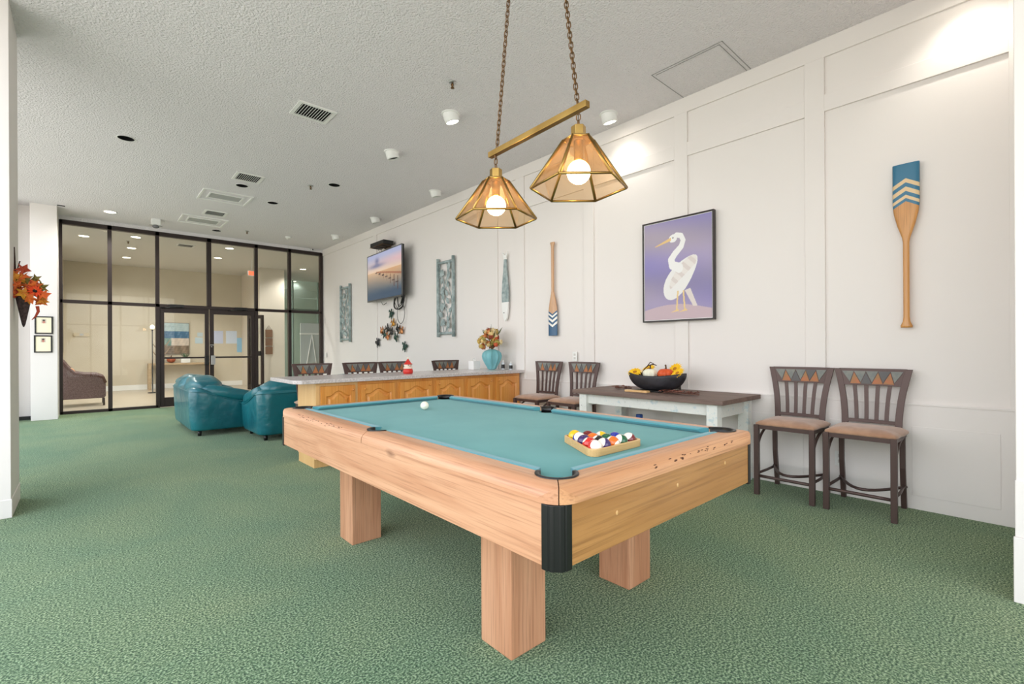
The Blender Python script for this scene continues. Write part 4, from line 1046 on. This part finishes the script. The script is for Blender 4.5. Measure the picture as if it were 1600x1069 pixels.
def paddle(lab, y, z0, flip, cstripe, cblue, c1, c2):
    t = thing('paddle', lab, 'paddle', (XR-.022, y, z0), 0); L = 1.192
    if flip: t.rotation_euler = (PI, 0, 0); t.location.z = z0+L
    m = wood('paddle_wood', c1, c2, tuple(int(q*.8) for q in c2), 'z', 8, rough=.35, coat=.3); n = m.node_tree.nodes; Lk = m.node_tree.links; b = n['Principled BSDF']
    src = b.inputs['Base Color'].links[0].from_socket
    tc = n.new('ShaderNodeTexCoord'); sp = n.new('ShaderNodeSeparateXYZ'); Lk.new(tc.outputs['Object'], sp.inputs[0])
    ab = n.new('ShaderNodeMath'); ab.operation = 'ABSOLUTE'; Lk.new(sp.outputs['Y'], ab.inputs[0])
    mu = n.new('ShaderNodeMath'); mu.operation = 'MULTIPLY'; mu.inputs[1].default_value = -.62; Lk.new(ab.outputs[0], mu.inputs[0])
    su = n.new('ShaderNodeMath'); su.operation = 'SUBTRACT'; su.inputs[0].default_value = L; Lk.new(sp.outputs['Z'], su.inputs[1])
    ad = n.new('ShaderNodeMath'); ad.operation = 'ADD'; Lk.new(su.outputs[0], ad.inputs[0]); Lk.new(mu.outputs[0], ad.inputs[1])
    def step(th):
        s_ = n.new('ShaderNodeMath'); s_.operation = 'LESS_THAN'; s_.inputs[1].default_value = th; Lk.new(ad.outputs[0], s_.inputs[0]); return s_.outputs[0]
    cur = src
    seq_ = [(.275, cblue), (.252, cstripe), (.228, cblue), (.200, cstripe), (.168, cblue), (.138, cstripe), (.108, cblue)]
    for th, c in seq_:
        mx = n.new('ShaderNodeMix'); mx.data_type = 'RGBA'; Lk.new(step(th), mx.inputs['Factor']); Lk.new(cur, mx.inputs['A']); mx.inputs['B'].default_value = (*lin(c), 1); cur = mx.outputs['Result']
    Lk.new(cur, b.inputs['Base Color'])
    out = [(.034, 0), (.035, .012), (.022, .045), (.0185, .08), (.0185, .62), (.024, .655), (.050, .74), (.070, .83), (.077, .90), (.077, L-.005), (.075, L)]
    pts = out+[(-a, b_) for a, b_ in out[::-1]]
    # blade + shaft as an outline with rounded faces
    vs = []; n_ = len(out)
    for (w, z) in out:
        th = .017 if z < .65 else .017-.008*min(1, (z-.65)/.2)
        for k in range(12):
            a = 2*PI*k/12; vs.append((th*math.copysign(abs(math.cos(a))**.7, math.cos(a)), w*math.copysign(abs(math.sin(a))**.7, math.sin(a)), z))
    fs = [(i*12+k, i*12+(k+1) % 12, (i+1)*12+(k+1) % 12, (i+1)*12+k) for i in range(n_-1) for k in range(12)]+[tuple(range(12))[::-1], tuple((n_-1)*12+k for k in range(12))]
    MB().add(vs, fs, True).build('shaft_and_blade', m, t)
paddle('wooden paddle with blue and cream chevron blade pointing up at the right', .633, 1.316, False, (226, 196, 150), (44, 112, 144), (212, 152, 84), (196, 134, 66))
paddle('pale wooden paddle hung blade down with blue blade and white chevrons', 4.135, 1.338, True, (236, 234, 228), (30, 84, 124), (212, 168, 128), (198, 150, 110))

# framed bird picture
pc = thing('framed_picture', 'dark framed picture of a white bird on a lavender background', 'picture', (XR-.024, 2.425, 1.445))
def inpoly(x, y, P):
    c = False; j = len(P)-1
    for i in range(len(P)):
        if (P[i][1] > y) != (P[j][1] > y) and x < (P[j][0]-P[i][0])*(y-P[i][1])/(P[j][1]-P[i][1])+P[i][0]: c = not c
        j = i
    return c
neck = [(.43, .80), (.50, .845), (.57, .83), (.60, .78), (.57, .72), (.48, .66), (.42, .60), (.44, .545), (.54, .51)]
def bird(u, v):
    c = (160+14*math.sin(v*9+u*2), 150+12*math.sin(v*9+u*2), 186+8*math.sin(v*13))
    c = tuple(q-8*(1-v) for q in c)
    if v < .10+.05*math.sin(u*3.4): c = (198, 176, 184)
    # body
    dx, dy = u-.56, v-.42; a = math.radians(-38); x, y = dx*math.cos(a)-dy*math.sin(a), dx*math.sin(a)+dy*math.cos(a)
    if (x/.30)**2+(y/(.135-.12*x))**2 < 1:
        c = (234, 232, 230)
        if y > -.02-.1*x and ((x-.05)/.24)**2+((y-.01)/.085)**2 < 1: c = (218, 208, 204) if math.sin(x*60+y*20) > .2 else (230, 224, 220)
    if inpoly(u, v, [(.70, .30), (.80, .12), (.74, .12), (.62, .28)]): c = (222, 212, 206)
    for i in range(len(neck)-1):
        (x0_, y0_), (x1_, y1_) = neck[i], neck[i+1]; t = max(0, min(1, ((u-x0_)*(x1_-x0_)+(v-y0_)*(y1_-y0_))/((x1_-x0_)**2+(y1_-y0_)**2)))
        w = .030+.030*((i+t)/8)**2
        if math.hypot(u-x0_-t*(x1_-x0_), (v-y0_-t*(y1_-y0_))*1.2) < w: c = (238, 237, 236)
    if ((u-.45)/.06)**2+((v-.815)/.04)**2 < 1: c = (238, 237, 236)
    if inpoly(u, v, [(.42, .83), (.42, .795), (.18, .755), (.17, .762)]): c = (232, 196, 132)
    if math.hypot(u-.45, v-.822) < .009: c = (70, 60, 60)
    for lx, tx in ((.52, .50), (.60, .62)):
        if abs(u-(lx+(tx-lx)*(.28-v)/.2)) < .011 and .085 < v < .28: c = (232, 202, 140)
    if inpoly(u, v, [(.40, .065), (.52, .10), (.54, .08)]) or inpoly(u, v, [(.52, .065), (.64, .10), (.66, .08)]): c = (232, 202, 140)
    return c
MB().box(-.022, .022, -.385, .385, 0, .015).box(-.022, .022, -.385, .385, 1.028, 1.043).box(-.022, .022, -.385, -.372, .015, 1.028).box(-.022, .022, .372, .385, .015, 1.028).build('frame', mat('dark_frame', (38, 28, 26), .4), pc)
MB().box(-.012, .020, -.373, .373, .014, 1.03).build('backing', M_paper, pc)
painted('canvas', .728, 1.0, 180, 240, bird, attr_mat('picture_paint', .6), pc, T(-.0135, .364, .022) @ R(-PI/2, 'Z'))

# switches and outlets
def plate(lab, loc, rz, name='outlet'):
    t = thing(name, lab, 'wall outlet' if name == 'outlet' else 'light switch', loc, rz)
    MB().box(-.006, .0, -.036, .036, -.058, .058).build('plate', M_white, t, bevel=.002)
    if name == 'outlet':
        for z in (-.022, .022): MB().box(-.0075, -.005, -.015, .015, z-.013, z+.013).build('socket', mat('socket_white', (206, 204, 198), .4), t)
    else: MB().box(-.011, -.005, -.006, .006, -.014, .014).build('toggle', M_white, t)
plate('white wall outlet low behind the rightmost bar stool', (XR, 1.05, .29), 0)
plate('white wall outlet above the stools beside the console table', (XR, 3.79, 1.077), 0)
plate('small light switch on the wall beside the storefront', (XR, 11.85, 1.05), 0, 'light_switch')

# framed photographs on the white pier
def photo(u, v):
    c = (246, 236, 206)
    if .34 < u < .66 and .60 < v < .90:
        c = (206, 196, 178)
        if ((u-.5)/.10)**2+((v-.70)/.09)**2 < 1: c = (196, 128, 110)
        if ((u-.5)/.09)**2+((v-.80)/.06)**2 < 1: c = (70, 56, 50)
    return c
M_ph = attr_mat('photo_paint', .3)
for z0, z1, xx, lab in ((1.469, 1.768, -.512, 'upper black framed photo on the white pier left of the glass'), (1.15, 1.444, -.521, 'lower black framed photo on the white pier left of the glass')):
    t = thing('framed_photo', lab, 'picture frame', (xx, 11.33, z0)); h = z1-z0
    MB().box(-.112, .112, -.018, 0, 0, .02).box(-.112, .112, -.018, 0, h-.02, h).box(-.112, -.092, -.018, 0, .02, h-.02).box(.092, .112, -.018, 0, .02, h-.02).build('frame', M_black, t)
    painted('print', .186, h-.036, 40, 50, photo, M_ph, t, T(-.093, -.010, .018))

# wall cone of autumn leaves
wb = thing('wall_basket', 'dark woven cone basket hung on the left pier', 'wall basket', (-.340, 5.12, 1.36))
vs = []; N = 20; 
mb = MB().lathe([(.003, 0), (.010, .02), (.046, .235), (.048, .25), (.042, .25), (.01, .03)], 24)
mb.build('cone', mat('dark_wicker', (52, 38, 40), .8, var=((84, 66, 66), 60, 2), bump=(120, .8, .006)), wb)
MB().tube([(-.04, .02, .25), (-.045, .02, .45), (-.05, .01, .60)], .006, 6).tube([(-.02, -.02, .25), (-.05, .0, .42), (-.055, .01, .55)], .005, 6).tube([(0, 0, .25), (-.04, .02, .40), (-.02, .03, .5)], .004, 6).build('twig_handle', mat('twig_brown', (60, 40, 34), .85), wb)
lv = thing('leaf_arrangement', 'orange autumn leaves and flower filling the cone basket', 'flower arrangement', (-.345, 5.12, 1.60))
def maple(s):
    pts = []
    for k in range(11):
        a = math.radians(-70+320*k/10); r = s*(1.0 if k % 2 else .48); pts.append((r*math.cos(a)*.8, s*.45+r*math.sin(a)*.8))
    return pts
lc = [mat('leaf_orange', (222, 112, 40), .7, var=((198, 84, 34), 20, 3)), mat('leaf_gold', (226, 160, 50), .7, var=((200, 120, 40), 20, 3)), mat('leaf_rust', (178, 66, 36), .7), mat('leaf_olive', (124, 110, 50), .7)]
rnd = random.Random(21)
pos = [(-.05, 0, .02), (-.03, -.03, .09), (.0, -.05, .12), (.04, -.04, .11), (.02, -.05, .05), (-.04, -.05, -.01), (.06, -.05, .02), (.10, -.05, -.03), (.12, -.03, -.07), (.05, -.06, -.04), (.0, -.07, -.02), (.09, -.02, .05), (-.05, -.02, .15), (.01, 0, .17), (.13, -.02, -.02), (.07, 0, .09), (-.02, .04, .06), (.04, .05, .02), (.08, .05, -.02), (.0, .06, .1), (-.04, -.06, .05), (.02, -.07, .08), (.06, -.06, .06), (-.05, -.04, .12), (.10, -.06, .0), (.03, -.08, .02), (-.06, -.05, .03), (.05, -.02, .14)]
for k, (x, y, z) in enumerate(pos):
    s = rnd.uniform(.05, .068); P_ = maple(s); n = len(P_)
    M_ = T(x*.72+.015, y, z) @ R(rnd.uniform(-.6, .6), 'Z') @ R(rnd.uniform(-.5, .3), 'X') @ R(rnd.uniform(-2.2, 2.2), 'Y')
    vs = [(p[0], .010*math.sin(i*2.0), p[1]) for i, p in enumerate(P_)]+[(0, -.006, s*.4)]
    MB().add(vs, [(i, (i+1) % n, n) for i in range(n)], M=M_).build('leaf', lc[(0, 1, 0, 3, 0, 2, 0, 1)[k % 8]], lv)
daisy('flower', '', '', (.068, -.07, .03), .052, mat('flame_petal', (230, 84, 40), .7), 13, (PI/2-.2, 0, .4), None, mat('dark_disc', (40, 22, 20), .9), parent=lv, layers=1)
MB().tube([(.08, -.03, -.08), (.085, -.03, -.12), (.07, -.03, -.16), (.05, -.03, -.185)], [.012, .010, .007, .002], 6).build('hanging_pod', lc[2], lv)

# ------------------------------------------------------------------ ceiling fittings
def eyeball(x, y, lit, lab, aim=(1, -.1)):
    t = thing('eyeball_spotlight', lab, 'ceiling spotlight', (x, y, H_C))
    MB().lathe([(.095, 0), (.097, -.008), (.085, -.012), (.075, -.010), (.075, 0)], 32).build('trim_ring', M_white, t)
    a = math.atan2(aim[1], aim[0]); M_ = R(a, 'Z') @ R(math.radians(-28), 'Y')
    M_ = R(a, 'Z') @ R(math.radians(-16), 'Y')
    br = MB().lathe([(.080, .03), (.082, -.01), (.081, -.055), (.078, -.085), (.068, -.091), (.065, -.082), (.064, -.045)], 32, M_).build('barrel', M_white, t)
    MB().lathe([(0, -.072), (.0650, -.072)], 28, M_).build('lens', emit('spot_glow', (255, 246, 230), 14) if lit else M_dark, br)
    if lit:
        l = bpy.data.lights.new('spot_lamp', 'SPOT'); l.energy = 11; l.spot_size = math.radians(110); l.spot_blend = .9; l.color = (1, .95, .86); l.shadow_soft_size = .05
        lo = bpy.data.objects.new('spot_lamp', l); COL.objects.link(lo); lo.parent = t
        d = (M_ @ Vector((0, 0, -1, )))
        lo.location = M_ @ Vector((0, 0, -.095)); lo.rotation_euler = Vector((0, 0, -1)).rotation_difference(d).to_euler()
for x, y, lit, lab in ((2.90, 4.17, True, 'lit white eyeball spotlight on the ceiling left of the pendant chains'), (4.17, 3.06, True, 'lit white eyeball spotlight near the wall right of the pendant'),
                       (2.90, 5.47, False, 'unlit white eyeball spotlight, largest of the dark ones on the ceiling'), (4.14, 6.39, False, 'unlit eyeball spotlight near the wall, just left of the pendant lamp'),
                       (4.13, 8.46, False, 'unlit eyeball spotlight near the wall above the television'), (4.10, 10.31, False, 'unlit eyeball spotlight nearest the storefront'), (4.17, .30, True, 'lit eyeball spotlight above the right paddle')):
    eyeball(x, y, lit, lab)
def sprinkler(x, y, lab, z=H_C):
    t = thing('fire_sprinkler', lab, 'sprinkler', (x, y, z), 0)
    MB().lathe([(0, 0), (.036, 0), (.034, -.008), (.018, -.012), (0, -.012)], 24).build('escutcheon', M_steel, t)
    MB().lathe([(0, -.01), (.010, -.012), (.010, -.03), (.006, -.034), (.006, -.055), (0, -.055)], 12).tube([(.010, 0, -.02), (.016, 0, -.035), (.004, 0, -.055)], .003, 6).tube([(-.010, 0, -.02), (-.016, 0, -.035), (-.004, 0, -.055)], .003, 6).build('head', M_chain, t)
    MB().lathe([(0, -.055), (.018, -.056), (.018, -.059), (0, -.06)], 16).build('deflector', M_chain, t)
sprinkler(2.57, 3.66, 'metal fire sprinkler on the ceiling above the lit eyeball spotlight')
sprinkler(2.57, 7.41, 'small fire sprinkler on the ceiling between two dark round openings')
sprinkler(2.55, 11.13, 'small fire sprinkler on the ceiling close to the storefront')
def vent(x, y, sx_, sy_, lab, grp=None):
    t = thing('ceiling_vent', lab, 'air vent', (x, y, H_C), 0)
    MB().box(-sx_/2, sx_/2, -sy_/2, -sy_/2+.035, -.012, 0).box(-sx_/2, sx_/2, sy_/2-.035, sy_/2, -.012, 0).box(-sx_/2, -sx_/2+.035, -sy_/2+.035, sy_/2-.035, -.012, 0).box(sx_/2-.035, sx_/2, -sy_/2+.035, sy_/2-.035, -.012, 0).build('frame', M_white, t, bevel=.002)
    MB().box(-sx_/2+.03, sx_/2-.03, -sy_/2+.03, sy_/2-.03, -.0015, -.0005).build('duct_opening', M_dark, t)
    n = 12
    for k in range(n):
        q = -sx_/2+.045+(sx_-.09)*k/(n-1); MB().box(-.0018, .0018, -sy_/2+.035, sy_/2-.035, -.009, .009, T(q, 0, -.010) @ R(.6, 'Y')).build('slat', M_white, t)
vent(1.80, 5.10, .38, .34, 'white louvred ceiling vent nearest the camera')
vent(1.775, 7.66, .36, .38, 'white louvred ceiling vent beside the nearer attic hatch frame')
vent(1.78, 10.05, .36, .36, 'white louvred ceiling vent between the two hatch frames')
def hatch(x0_, x1_, y0_, y1_, lab):
    t = thing('ceiling_hatch', lab, 'ceiling hatch', ((x0_+x1_)/2, (y0_+y1_)/2, H_C)); a, b = (x1_-x0_)/2, (y1_-y0_)/2
    def ring(w, a, b, z): return MB().box(-a, a, -b, -b+w, z, 0).box(-a, a, b-w, b, z, 0).box(-a, -a+w, -b+w, b-w, z, 0).box(a-w, a, -b+w, b-w, z, 0)
    ring(.028, a, b, -.016).build('outer_frame', M_white, t); ring(.020, a-.11, b-.15, -.016).build('inner_frame', M_white, t)
    MB().box(-a+.02, a-.02, -b+.02, b-.02, -.004, -.0005).build('panel', M_ceil, t)
    MB().box(-a+.124, a-.124, -b+.164, b-.164, -.006, -.004).build('grille', mat('grille_grey', (176, 176, 174), .8, bump=(300, .4, .004)), t)
hatch(1.37, 2.07, 8.57, 9.20, 'white framed rectangular ceiling hatch nearer the camera')
hatch(1.34, 2.08, 10.45, 11.12, 'white framed rectangular ceiling hatch closer to the storefront')
t = MB()
for a in ((3.87, 3.874, 1.71, 2.36), (3.87, 4.455, 1.71, 1.714), (3.90, 3.903, 1.745, 2.33), (3.90, 4.455, 1.745, 1.748), (3.87, 4.455, 2.356, 2.36)): t.box(a[0], a[1], a[2], a[3], H_C-.004, H_C)
o = t.build('access_panel', mat('seam_grey', (150, 148, 146), .8)); tag(o, 'flush square access panel outline in the ceiling by the right wall', 'access panel')
for i, (x, y) in enumerate(HOLES):
    t = thing('recessed_downlight', ['dark round recessed downlight, the lone one at the left of the ceiling', 'dark round downlight between the vent and the nearer hatch', 'dark round downlight right of the nearer hatch frame', 'dark round downlight between the sprinkler and the unlit eyeball', 'dark round downlight by the hatch next to the storefront'][i], 'recessed light', (x, y, H_C))
    MB().lathe([(.083, .0), (.083, .18), (0, .18)], 28).build('can', M_dark, t); MB().lathe([(.083, 0), (.095, -.003), (.093, -.006), (.080, -.004)], 28).build('trim_ring', M_white, t)
    MB().ell((0, 0, .12), (.045, .045, .05), 14, 8).build('bulb', mat('dead_bulb', (60, 60, 60), .4), t)
M_glow = emit('downlight_glow', (255, 240, 216), 9)
def downlight(x, y, lab, grp=None, e_=120):
    t = thing('round_downlight', lab, 'ceiling light', (x, y, H_C), 0, grp)
    MB().lathe([(.10, 0), (.105, -.006), (.088, -.008), (.085, -.003)], 28).build('trim_ring', M_white, t); MB().lathe([(0, -.003), (.086, -.003)], 28).build('lens', M_glow, t)
    l = bpy.data.lights.new('downlight_lamp', 'SPOT'); l.energy = e_; l.spot_size = math.radians(150); l.spot_blend = .6; l.color = (1, .96, .90); l.shadow_soft_size = .08
    lo = bpy.data.objects.new('downlight_lamp', l); COL.objects.link(lo); lo.parent = t; lo.location = (0, 0, -.02)
downlight(.35, 11.18, 'lit round ceiling light in front of the storefront glass')
dl = [(.85, 13.3, 'first lit ceiling light behind the second pane from the left, nearest the glass'), (.86, 14.8, 'second lit ceiling light behind the second pane, middle of three'), (.85, 16.4, 'third lit ceiling light behind the second pane, farthest back'),
      (.0, 13.9, 'lit ceiling light at the top of the leftmost pane'), (2.66, 13.3, 'nearer lit ceiling light above the right door'), (2.70, 14.9, 'farther lit ceiling light above the right door'),
      (5.06, 15.3, 'lit ceiling light behind the rightmost pane'), (5.7, 18.2, 'far lit ceiling light at the end of the corridor')]
for x, y, lab in dl: downlight(x, y, lab, 'lit ceiling lights in the lobby')
sprinkler(.75, 13.9, 'fire sprinkler on the lobby ceiling behind the second pane')
vent(1.8, 13.6, .36, .36, 'ceiling vent in the lobby above the left door')
t = thing('reflected_red_glow', 'small glowing red box standing in for a reflected glow under the lobby ceiling', 'reflected glow', (3.45, 14.6, 3.30)); t.scale = (.7, 1, .9)  # added glowing box, stands in for a red glow reflected in the glass
MB().box(-.13, .13, -.025, .025, -.08, .08).build('housing', M_white, t, bevel=.004); MB().box(-.11, .11, -.027, -.025, -.06, .06).build('lit_face', emit('red_glow', (255, 90, 60), 2.2), t); MB().box(-.01, .01, -.01, .01, .08, .42).build('stem', M_white, t)
# emergency / camera unit
t = thing('ceiling_camera_unit', 'white square ceiling unit with round lens hanging by the storefront', 'security camera', (1.02, 11.27, H_C))
MB().box(-.07, .07, -.07, .07, -.11, 0).build('housing', M_white, t, bevel=.005); MB().box(-.10, .10, -.03, .03, -.125, -.11).build('arm', M_steel, t)
MB().ell((0, 0, -.135), (.055, .055, .035), 20, 10).build('dome', mat('grey_dome', (110, 110, 112), .15), t)
t = thing('smoke_detector', 'small white smoke detector on the ceiling near the wall end', 'smoke detector', (3.36, 11.1, H_C))
MB().lathe([(0, 0), (.06, 0), (.06, -.02), (.045, -.035), (0, -.038)], 24).build('case', M_white, t); MB().box(-.03, -.0, .03, .05, -.05, -.01).build('horn', M_white, t)
t = thing('bullet_camera', 'tiny white security camera above the storefront corner', 'security camera', (4.19, YF-.05, 3.645))
MB().lathe([(0, 0), (.022, 0), (.022, .09), (0, .09)], 16, R(PI/2, 'X')).build('body', M_white, t); MB().lathe([(0, .091), (.016, .091)], 14, R(PI/2, 'X')).build('lens', M_black, t)
t = MB().box(-.05, .05, -.01, .01, -.012, 0).build('ceiling_bracket', M_dark, loc=(-.29, 11.23, H_C)); tag(t, 'small dark metal fitting on the ceiling by the left pier', 'ceiling fitting')

# ------------------------------------------------------------------ lobby seen through the glass
def seascape(u, v):
    s = math.sin(u*23+v*7)*.5+math.sin(u*51-v*31)*.3+math.sin(v*90+u*12)*.3
    if v > .74: c = (176+10*s, 196+8*s, 200+6*s)
    elif v > .50: c = (60+40*max(0, s), 104+34*max(0, s), 140+30*max(0, s))
    elif v > .26: c = (206+14*s, 192+12*s, 178+10*s) if u > .45 else (120+30*s, 150+20*s, 140+20*s)
    else: c = (128+26*s, 110+22*s, 90+20*s)
    return c
t = thing('seascape_painting', 'blue and sandy seascape painting on the lobby wall behind the left door', 'painting', (1.62, YB-.03, 1.06))
MB().box(0, .84, -.01, .03, 0, .97).build('frame', mat('canvas_edge', (120, 110, 96), .7), t); painted('canvas', .82, .95, 70, 70, seascape, attr_mat('sea_paint', .7), t, T(.01, -.012, .01))
t = thing('lobby_console', 'light wood console table against the lobby wall', 'console table', (2.2, YB-.22, 0))
M_lw = wood('limed_wood', (196, 172, 140), (180, 154, 120), (150, 124, 92), 'x', 6)
MB().box(-.80, .80, -.19, .19, .735, .79).build('tabletop', M_lw, t, bevel=.003)
for sx in (-1, 1):
    for sy in (-1, 1): MB().box(sx*.765-.035, sx*.765+.035, sy*.155-.03, sy*.155+.03, 0, .735).build('leg', M_lw, t)
pumpkin('pumpkin', mat('copper_pumpkin', (168, 84, 54), .3, coat=.5), (1.97, YB-.22, .79), .115, 'copper coloured pumpkin on the lobby console table', .85)
t = thing('potted_plant', 'spiky green plant in a white pot on the lobby console', 'potted plant', (2.33, YB-.22, .79))
MB().box(-.12, .12, -.07, .07, 0, .14).build('pot', M_white, t, bevel=.004); mb = MB(); rnd = random.Random(2)
for k in range(26):
    a = rnd.uniform(0, 6.28); l_ = rnd.uniform(.14, .24); s_ = rnd.uniform(.2, .9)
    M_ = T(0, 0, .13) @ R(a) @ R(s_, 'Y'); mb.add([(0, -.014, 0), (0, .014, 0), (0, .010, l_*.6), (.01, 0, l_), (0, -.010, l_*.6)], [(0, 1, 2, 3, 4)], M=M_)
mb.build('leaves', mat('succulent', (70, 104, 70), .5), t)
t = thing('driftwood_branch', 'bare branching driftwood standing left of the painting in the lobby', 'driftwood', (1.72, YB-.30, .79)); mb = MB()
mb.tube([(0, 0, 0), (.02, 0, .3), (.06, 0, .75)], [.040, .034, .018], 7)
for s_, z in ((-1, .12), (1, .22), (-1, .35), (1, .45)): mb.tube([(.015, 0, z), (s_*.12, 0, z+.10), (s_*.22, .02, z+.26)], [.024, .018, .008], 6)
mb.build('branches', mat('driftwood', (150, 126, 100), .8), t)
for x0_, x1_, z0, z1, c, lab in ((3.10, 3.40, 1.39, 1.805, (206, 214, 240), 'pale blue sheet standing in for a reflection on the lobby wall, left of a pair'), (3.48, 3.80, 1.39, 1.81, (210, 222, 240), 'pale blue sheet standing in for a reflection on the lobby wall, right of a pair'), (3.80, 3.945, 1.10, 1.58, (150, 196, 226), 'brighter blue sheet standing in for a reflection lowest on the lobby wall'),
                              (2.62, 2.83, 1.39, 1.58, (196, 216, 226), 'small pale blue sheet standing in for a reflection near the door edge, lower of two'), (2.68, 2.83, 1.61, 1.74, (196, 212, 220), 'small pale blue sheet standing in for a reflection near the door edge, upper of two')):
    o = MB().box(0, x1_-x0_, -.004, 0, 0, z1-z0).build('reflection_sheet', mat('reflection_blue', c, .6), loc=(x0_, YB-.001, z0)); tag(o, lab, 'reflection sheet')  # solid blue sheets stand in for window reflections in the storefront glass
t = MB().box(-.17, .17, -.03, 0, -.05, .05).build('thermostat', mat('beige_plastic', (206, 192, 162), .5), loc=(-.06, YB, 1.63), bevel=.004); tag(t, 'beige thermostat box on the lobby wall above the wicker chair', 'thermostat')
MB().box(-.04, .04, -.033, -.03, -.03, .03).build('display', M_steel, t)
t = MB().box(-.006, .03, -.5, .5, -.85, .85).build('hanging_mirror', mat('dark_mirror_frame', (40, 30, 30), .4), loc=(-.42, 15.8, 1.98)); tag(t, 'dark framed wall mirror edge behind the leftmost pane', 'mirror')
t = thing('wicker_chair', 'brown wicker lounge chair in the lobby behind the leftmost pane', 'wicker chair', (-.22, 13.85, 0))
M_wick = mat('brown_wicker', (92, 66, 60), .6, var=((128, 104, 102), 70, 2), bump=(110, 1, .01))
side = [(-.42, .16), (.46, .16), (.50, .20), (.50, .50), (.44, .58), (.30, .63), (.05, .64), (-.14, .68), (-.28, .80), (-.36, .93), (-.50, .96), (-.52, .88), (-.46, .5)]
for sy in (-1, 1):
    MB().prism([(p[0], p[1]) for p in side], min(sy*.36, sy*.30), max(sy*.36, sy*.30), 'y').build('arm_side', M_wick, t, bevel=.01)
    MB().tube([(.49, sy*.33, .48), (.44, sy*.33, .60), (.30, sy*.33, .655), (.05, sy*.33, .665), (-.14, sy*.33, .70), (-.28, sy*.33, .82), (-.38, sy*.33, .95), (-.50, sy*.33, .98)], .042, 10).build('rolled_arm', mat('dark_cane', (84, 50, 42), .5), t)
    for x in (-.40, .46): MB().tube([(x, sy*.33, .16), (x+(-.06 if x < 0 else 0), sy*.33, 0)], .022, 8).build('leg', mat('dark_cane_leg', (62, 42, 38), .5), t)
MB().box(-.50, -.42, -.34, .34, .3, .95).build('backrest', M_wick, t, bevel=.02); MB().box(-.44, .46, -.30, .30, .2, .36).build('seat_base', M_wick, t)
MB().ell((0.02, 0, .41), (.44, .29, .07), 24, 12, e=.5).build('seat_cushion', mat('rust_cushion', (120, 74, 56), .9), t)
t.scale = (.78, 1, 1); t.location.x = -.05
o = MB().ell((0, 0, 0), (.09, .20, .15), 24, 14, e=.6, wob=.03).build('throw_pillow', mat('printed_pillow', (226, 190, 140), .9, var=((180, 110, 70), 9, 2)), loc=(-.22, 13.85, .66)); o.rotation_euler = (0, -.3, 0); tag(o, 'printed tan throw pillow on the wicker chair', 'pillow')
# right part of the lobby
d = MB().box(0, .07, -.03, .03, 0, 2.2).box(.50, .57, -.03, .03, 0, 2.2).box(.07, .50, -.03, .03, 2.1, 2.2).box(.07, .50, -.03, .03, 0, .15).box(.07, .50, -.02, .02, 1.0, 1.04)
o = struct('door_3', d, M_bronze); o.location = (3.62, 15.74, 0); o.rotation_euler = (0, 0, -1.05)
MB().box(.07, .50, -.004, .004, .15, 2.1).build('pane', M_glass, o); MB().box(.46, .52, -.08, .04, 1.0, 1.14).build('handle', M_black, o)
t = thing('wooden_wall_rack', 'three tier brown wooden hanging sign on the lobby wall beside a dark door', 'hanging sign', (4.20, 15.8, 1.42))
M_bw = wood('rack_brown', (150, 112, 84), (130, 94, 68), (100, 70, 50), 'z', 6)
for z in (-.38, -.12, .14): MB().box(-.10, .10, -.03, -.005, z, z+.23).build('board', M_bw, t)
MB().tube([(-.08, -.015, .37), (0, -.01, .50), (.08, -.015, .37)], .006, 6).tube([(-.08, -.015, -.38), (-.08, -.015, .37)], .004, 5).tube([(.08, -.015, -.38), (.08, -.015, .37)], .004, 5).build('rope', M_chain, t)
M_gg = thin_glass('green_glass', (232, 243, 238), .15, diff=.06, dcol=(222, 232, 228))
fr2 = MB()
for x in (4.70, 5.6, 6.5, 7.4): fr2.box(x-.02, x+.02, 18.0, 18.05, 0, H_C)
fr2.box(4.7, 7.4, 18.0, 18.05, 2.6, 2.66)
w5 = struct('window_5', fr2, mat('green_edge_frame', (150, 168, 160), .4, metal=.3)); MB().box(4.7, 7.4, 18.02, 18.03, 0, H_C).build('pane', M_gg, w5)
struct('door_4', MB().box(4.95, 5.75, 20.74, 20.79, 0, 2.1), mat('tan_door', (196, 168, 122), .5))
t = thing('presentation_board', 'grey presentation board on a white easel behind the rightmost pane', 'easel board', (5.0, 14.4, 0))
MB().box(-.32, .32, -.02, .02, .60, 1.95).build('board', mat('board_grey', (186, 194, 194), .6), t); MB().box(-.34, .34, -.03, .0, 1.62, 1.66).build('ledge', M_white, t)
MB().tube([(.0, -.035, 1.62), (.22, -.06, .0)], .014, 6).tube([(.0, -.035, 1.62), (-.30, -.06, .0)], .014, 6).tube([(0, .03, 1.9), (0, .4, 0)], .014, 6).build('easel_legs', M_white, t)
MB().box(.02, .14, -.024, -.02, .72, .80).build('label_plate', M_steel, t)
t = MB().box(-.33, .33, -.02, .02, 0, 1.5).build('green_glass_panel', M_gg, loc=(5.9, 15.5, .0)); tag(t, 'freestanding green tinted glass panel far behind the rightmost pane', 'glass panel')

t = thing('slim_lamp', 'slim dark floor lamp with a small lit bulb in front of the lobby console end', 'lamp', (1.395, 16.4, 0))
MB().lathe([(0, 0), (.11, 0), (.11, .015), (.012, .025), (.012, 1.72), (.03, 1.74), (.03, 1.77), (0, 1.77)], 20).build('stand', M_black, t)
MB().ell((0, 0, 1.82), (.05, .05, .06), 16, 10).build('bulb', emit('lamp_bulb', (255, 226, 190), 5), t)
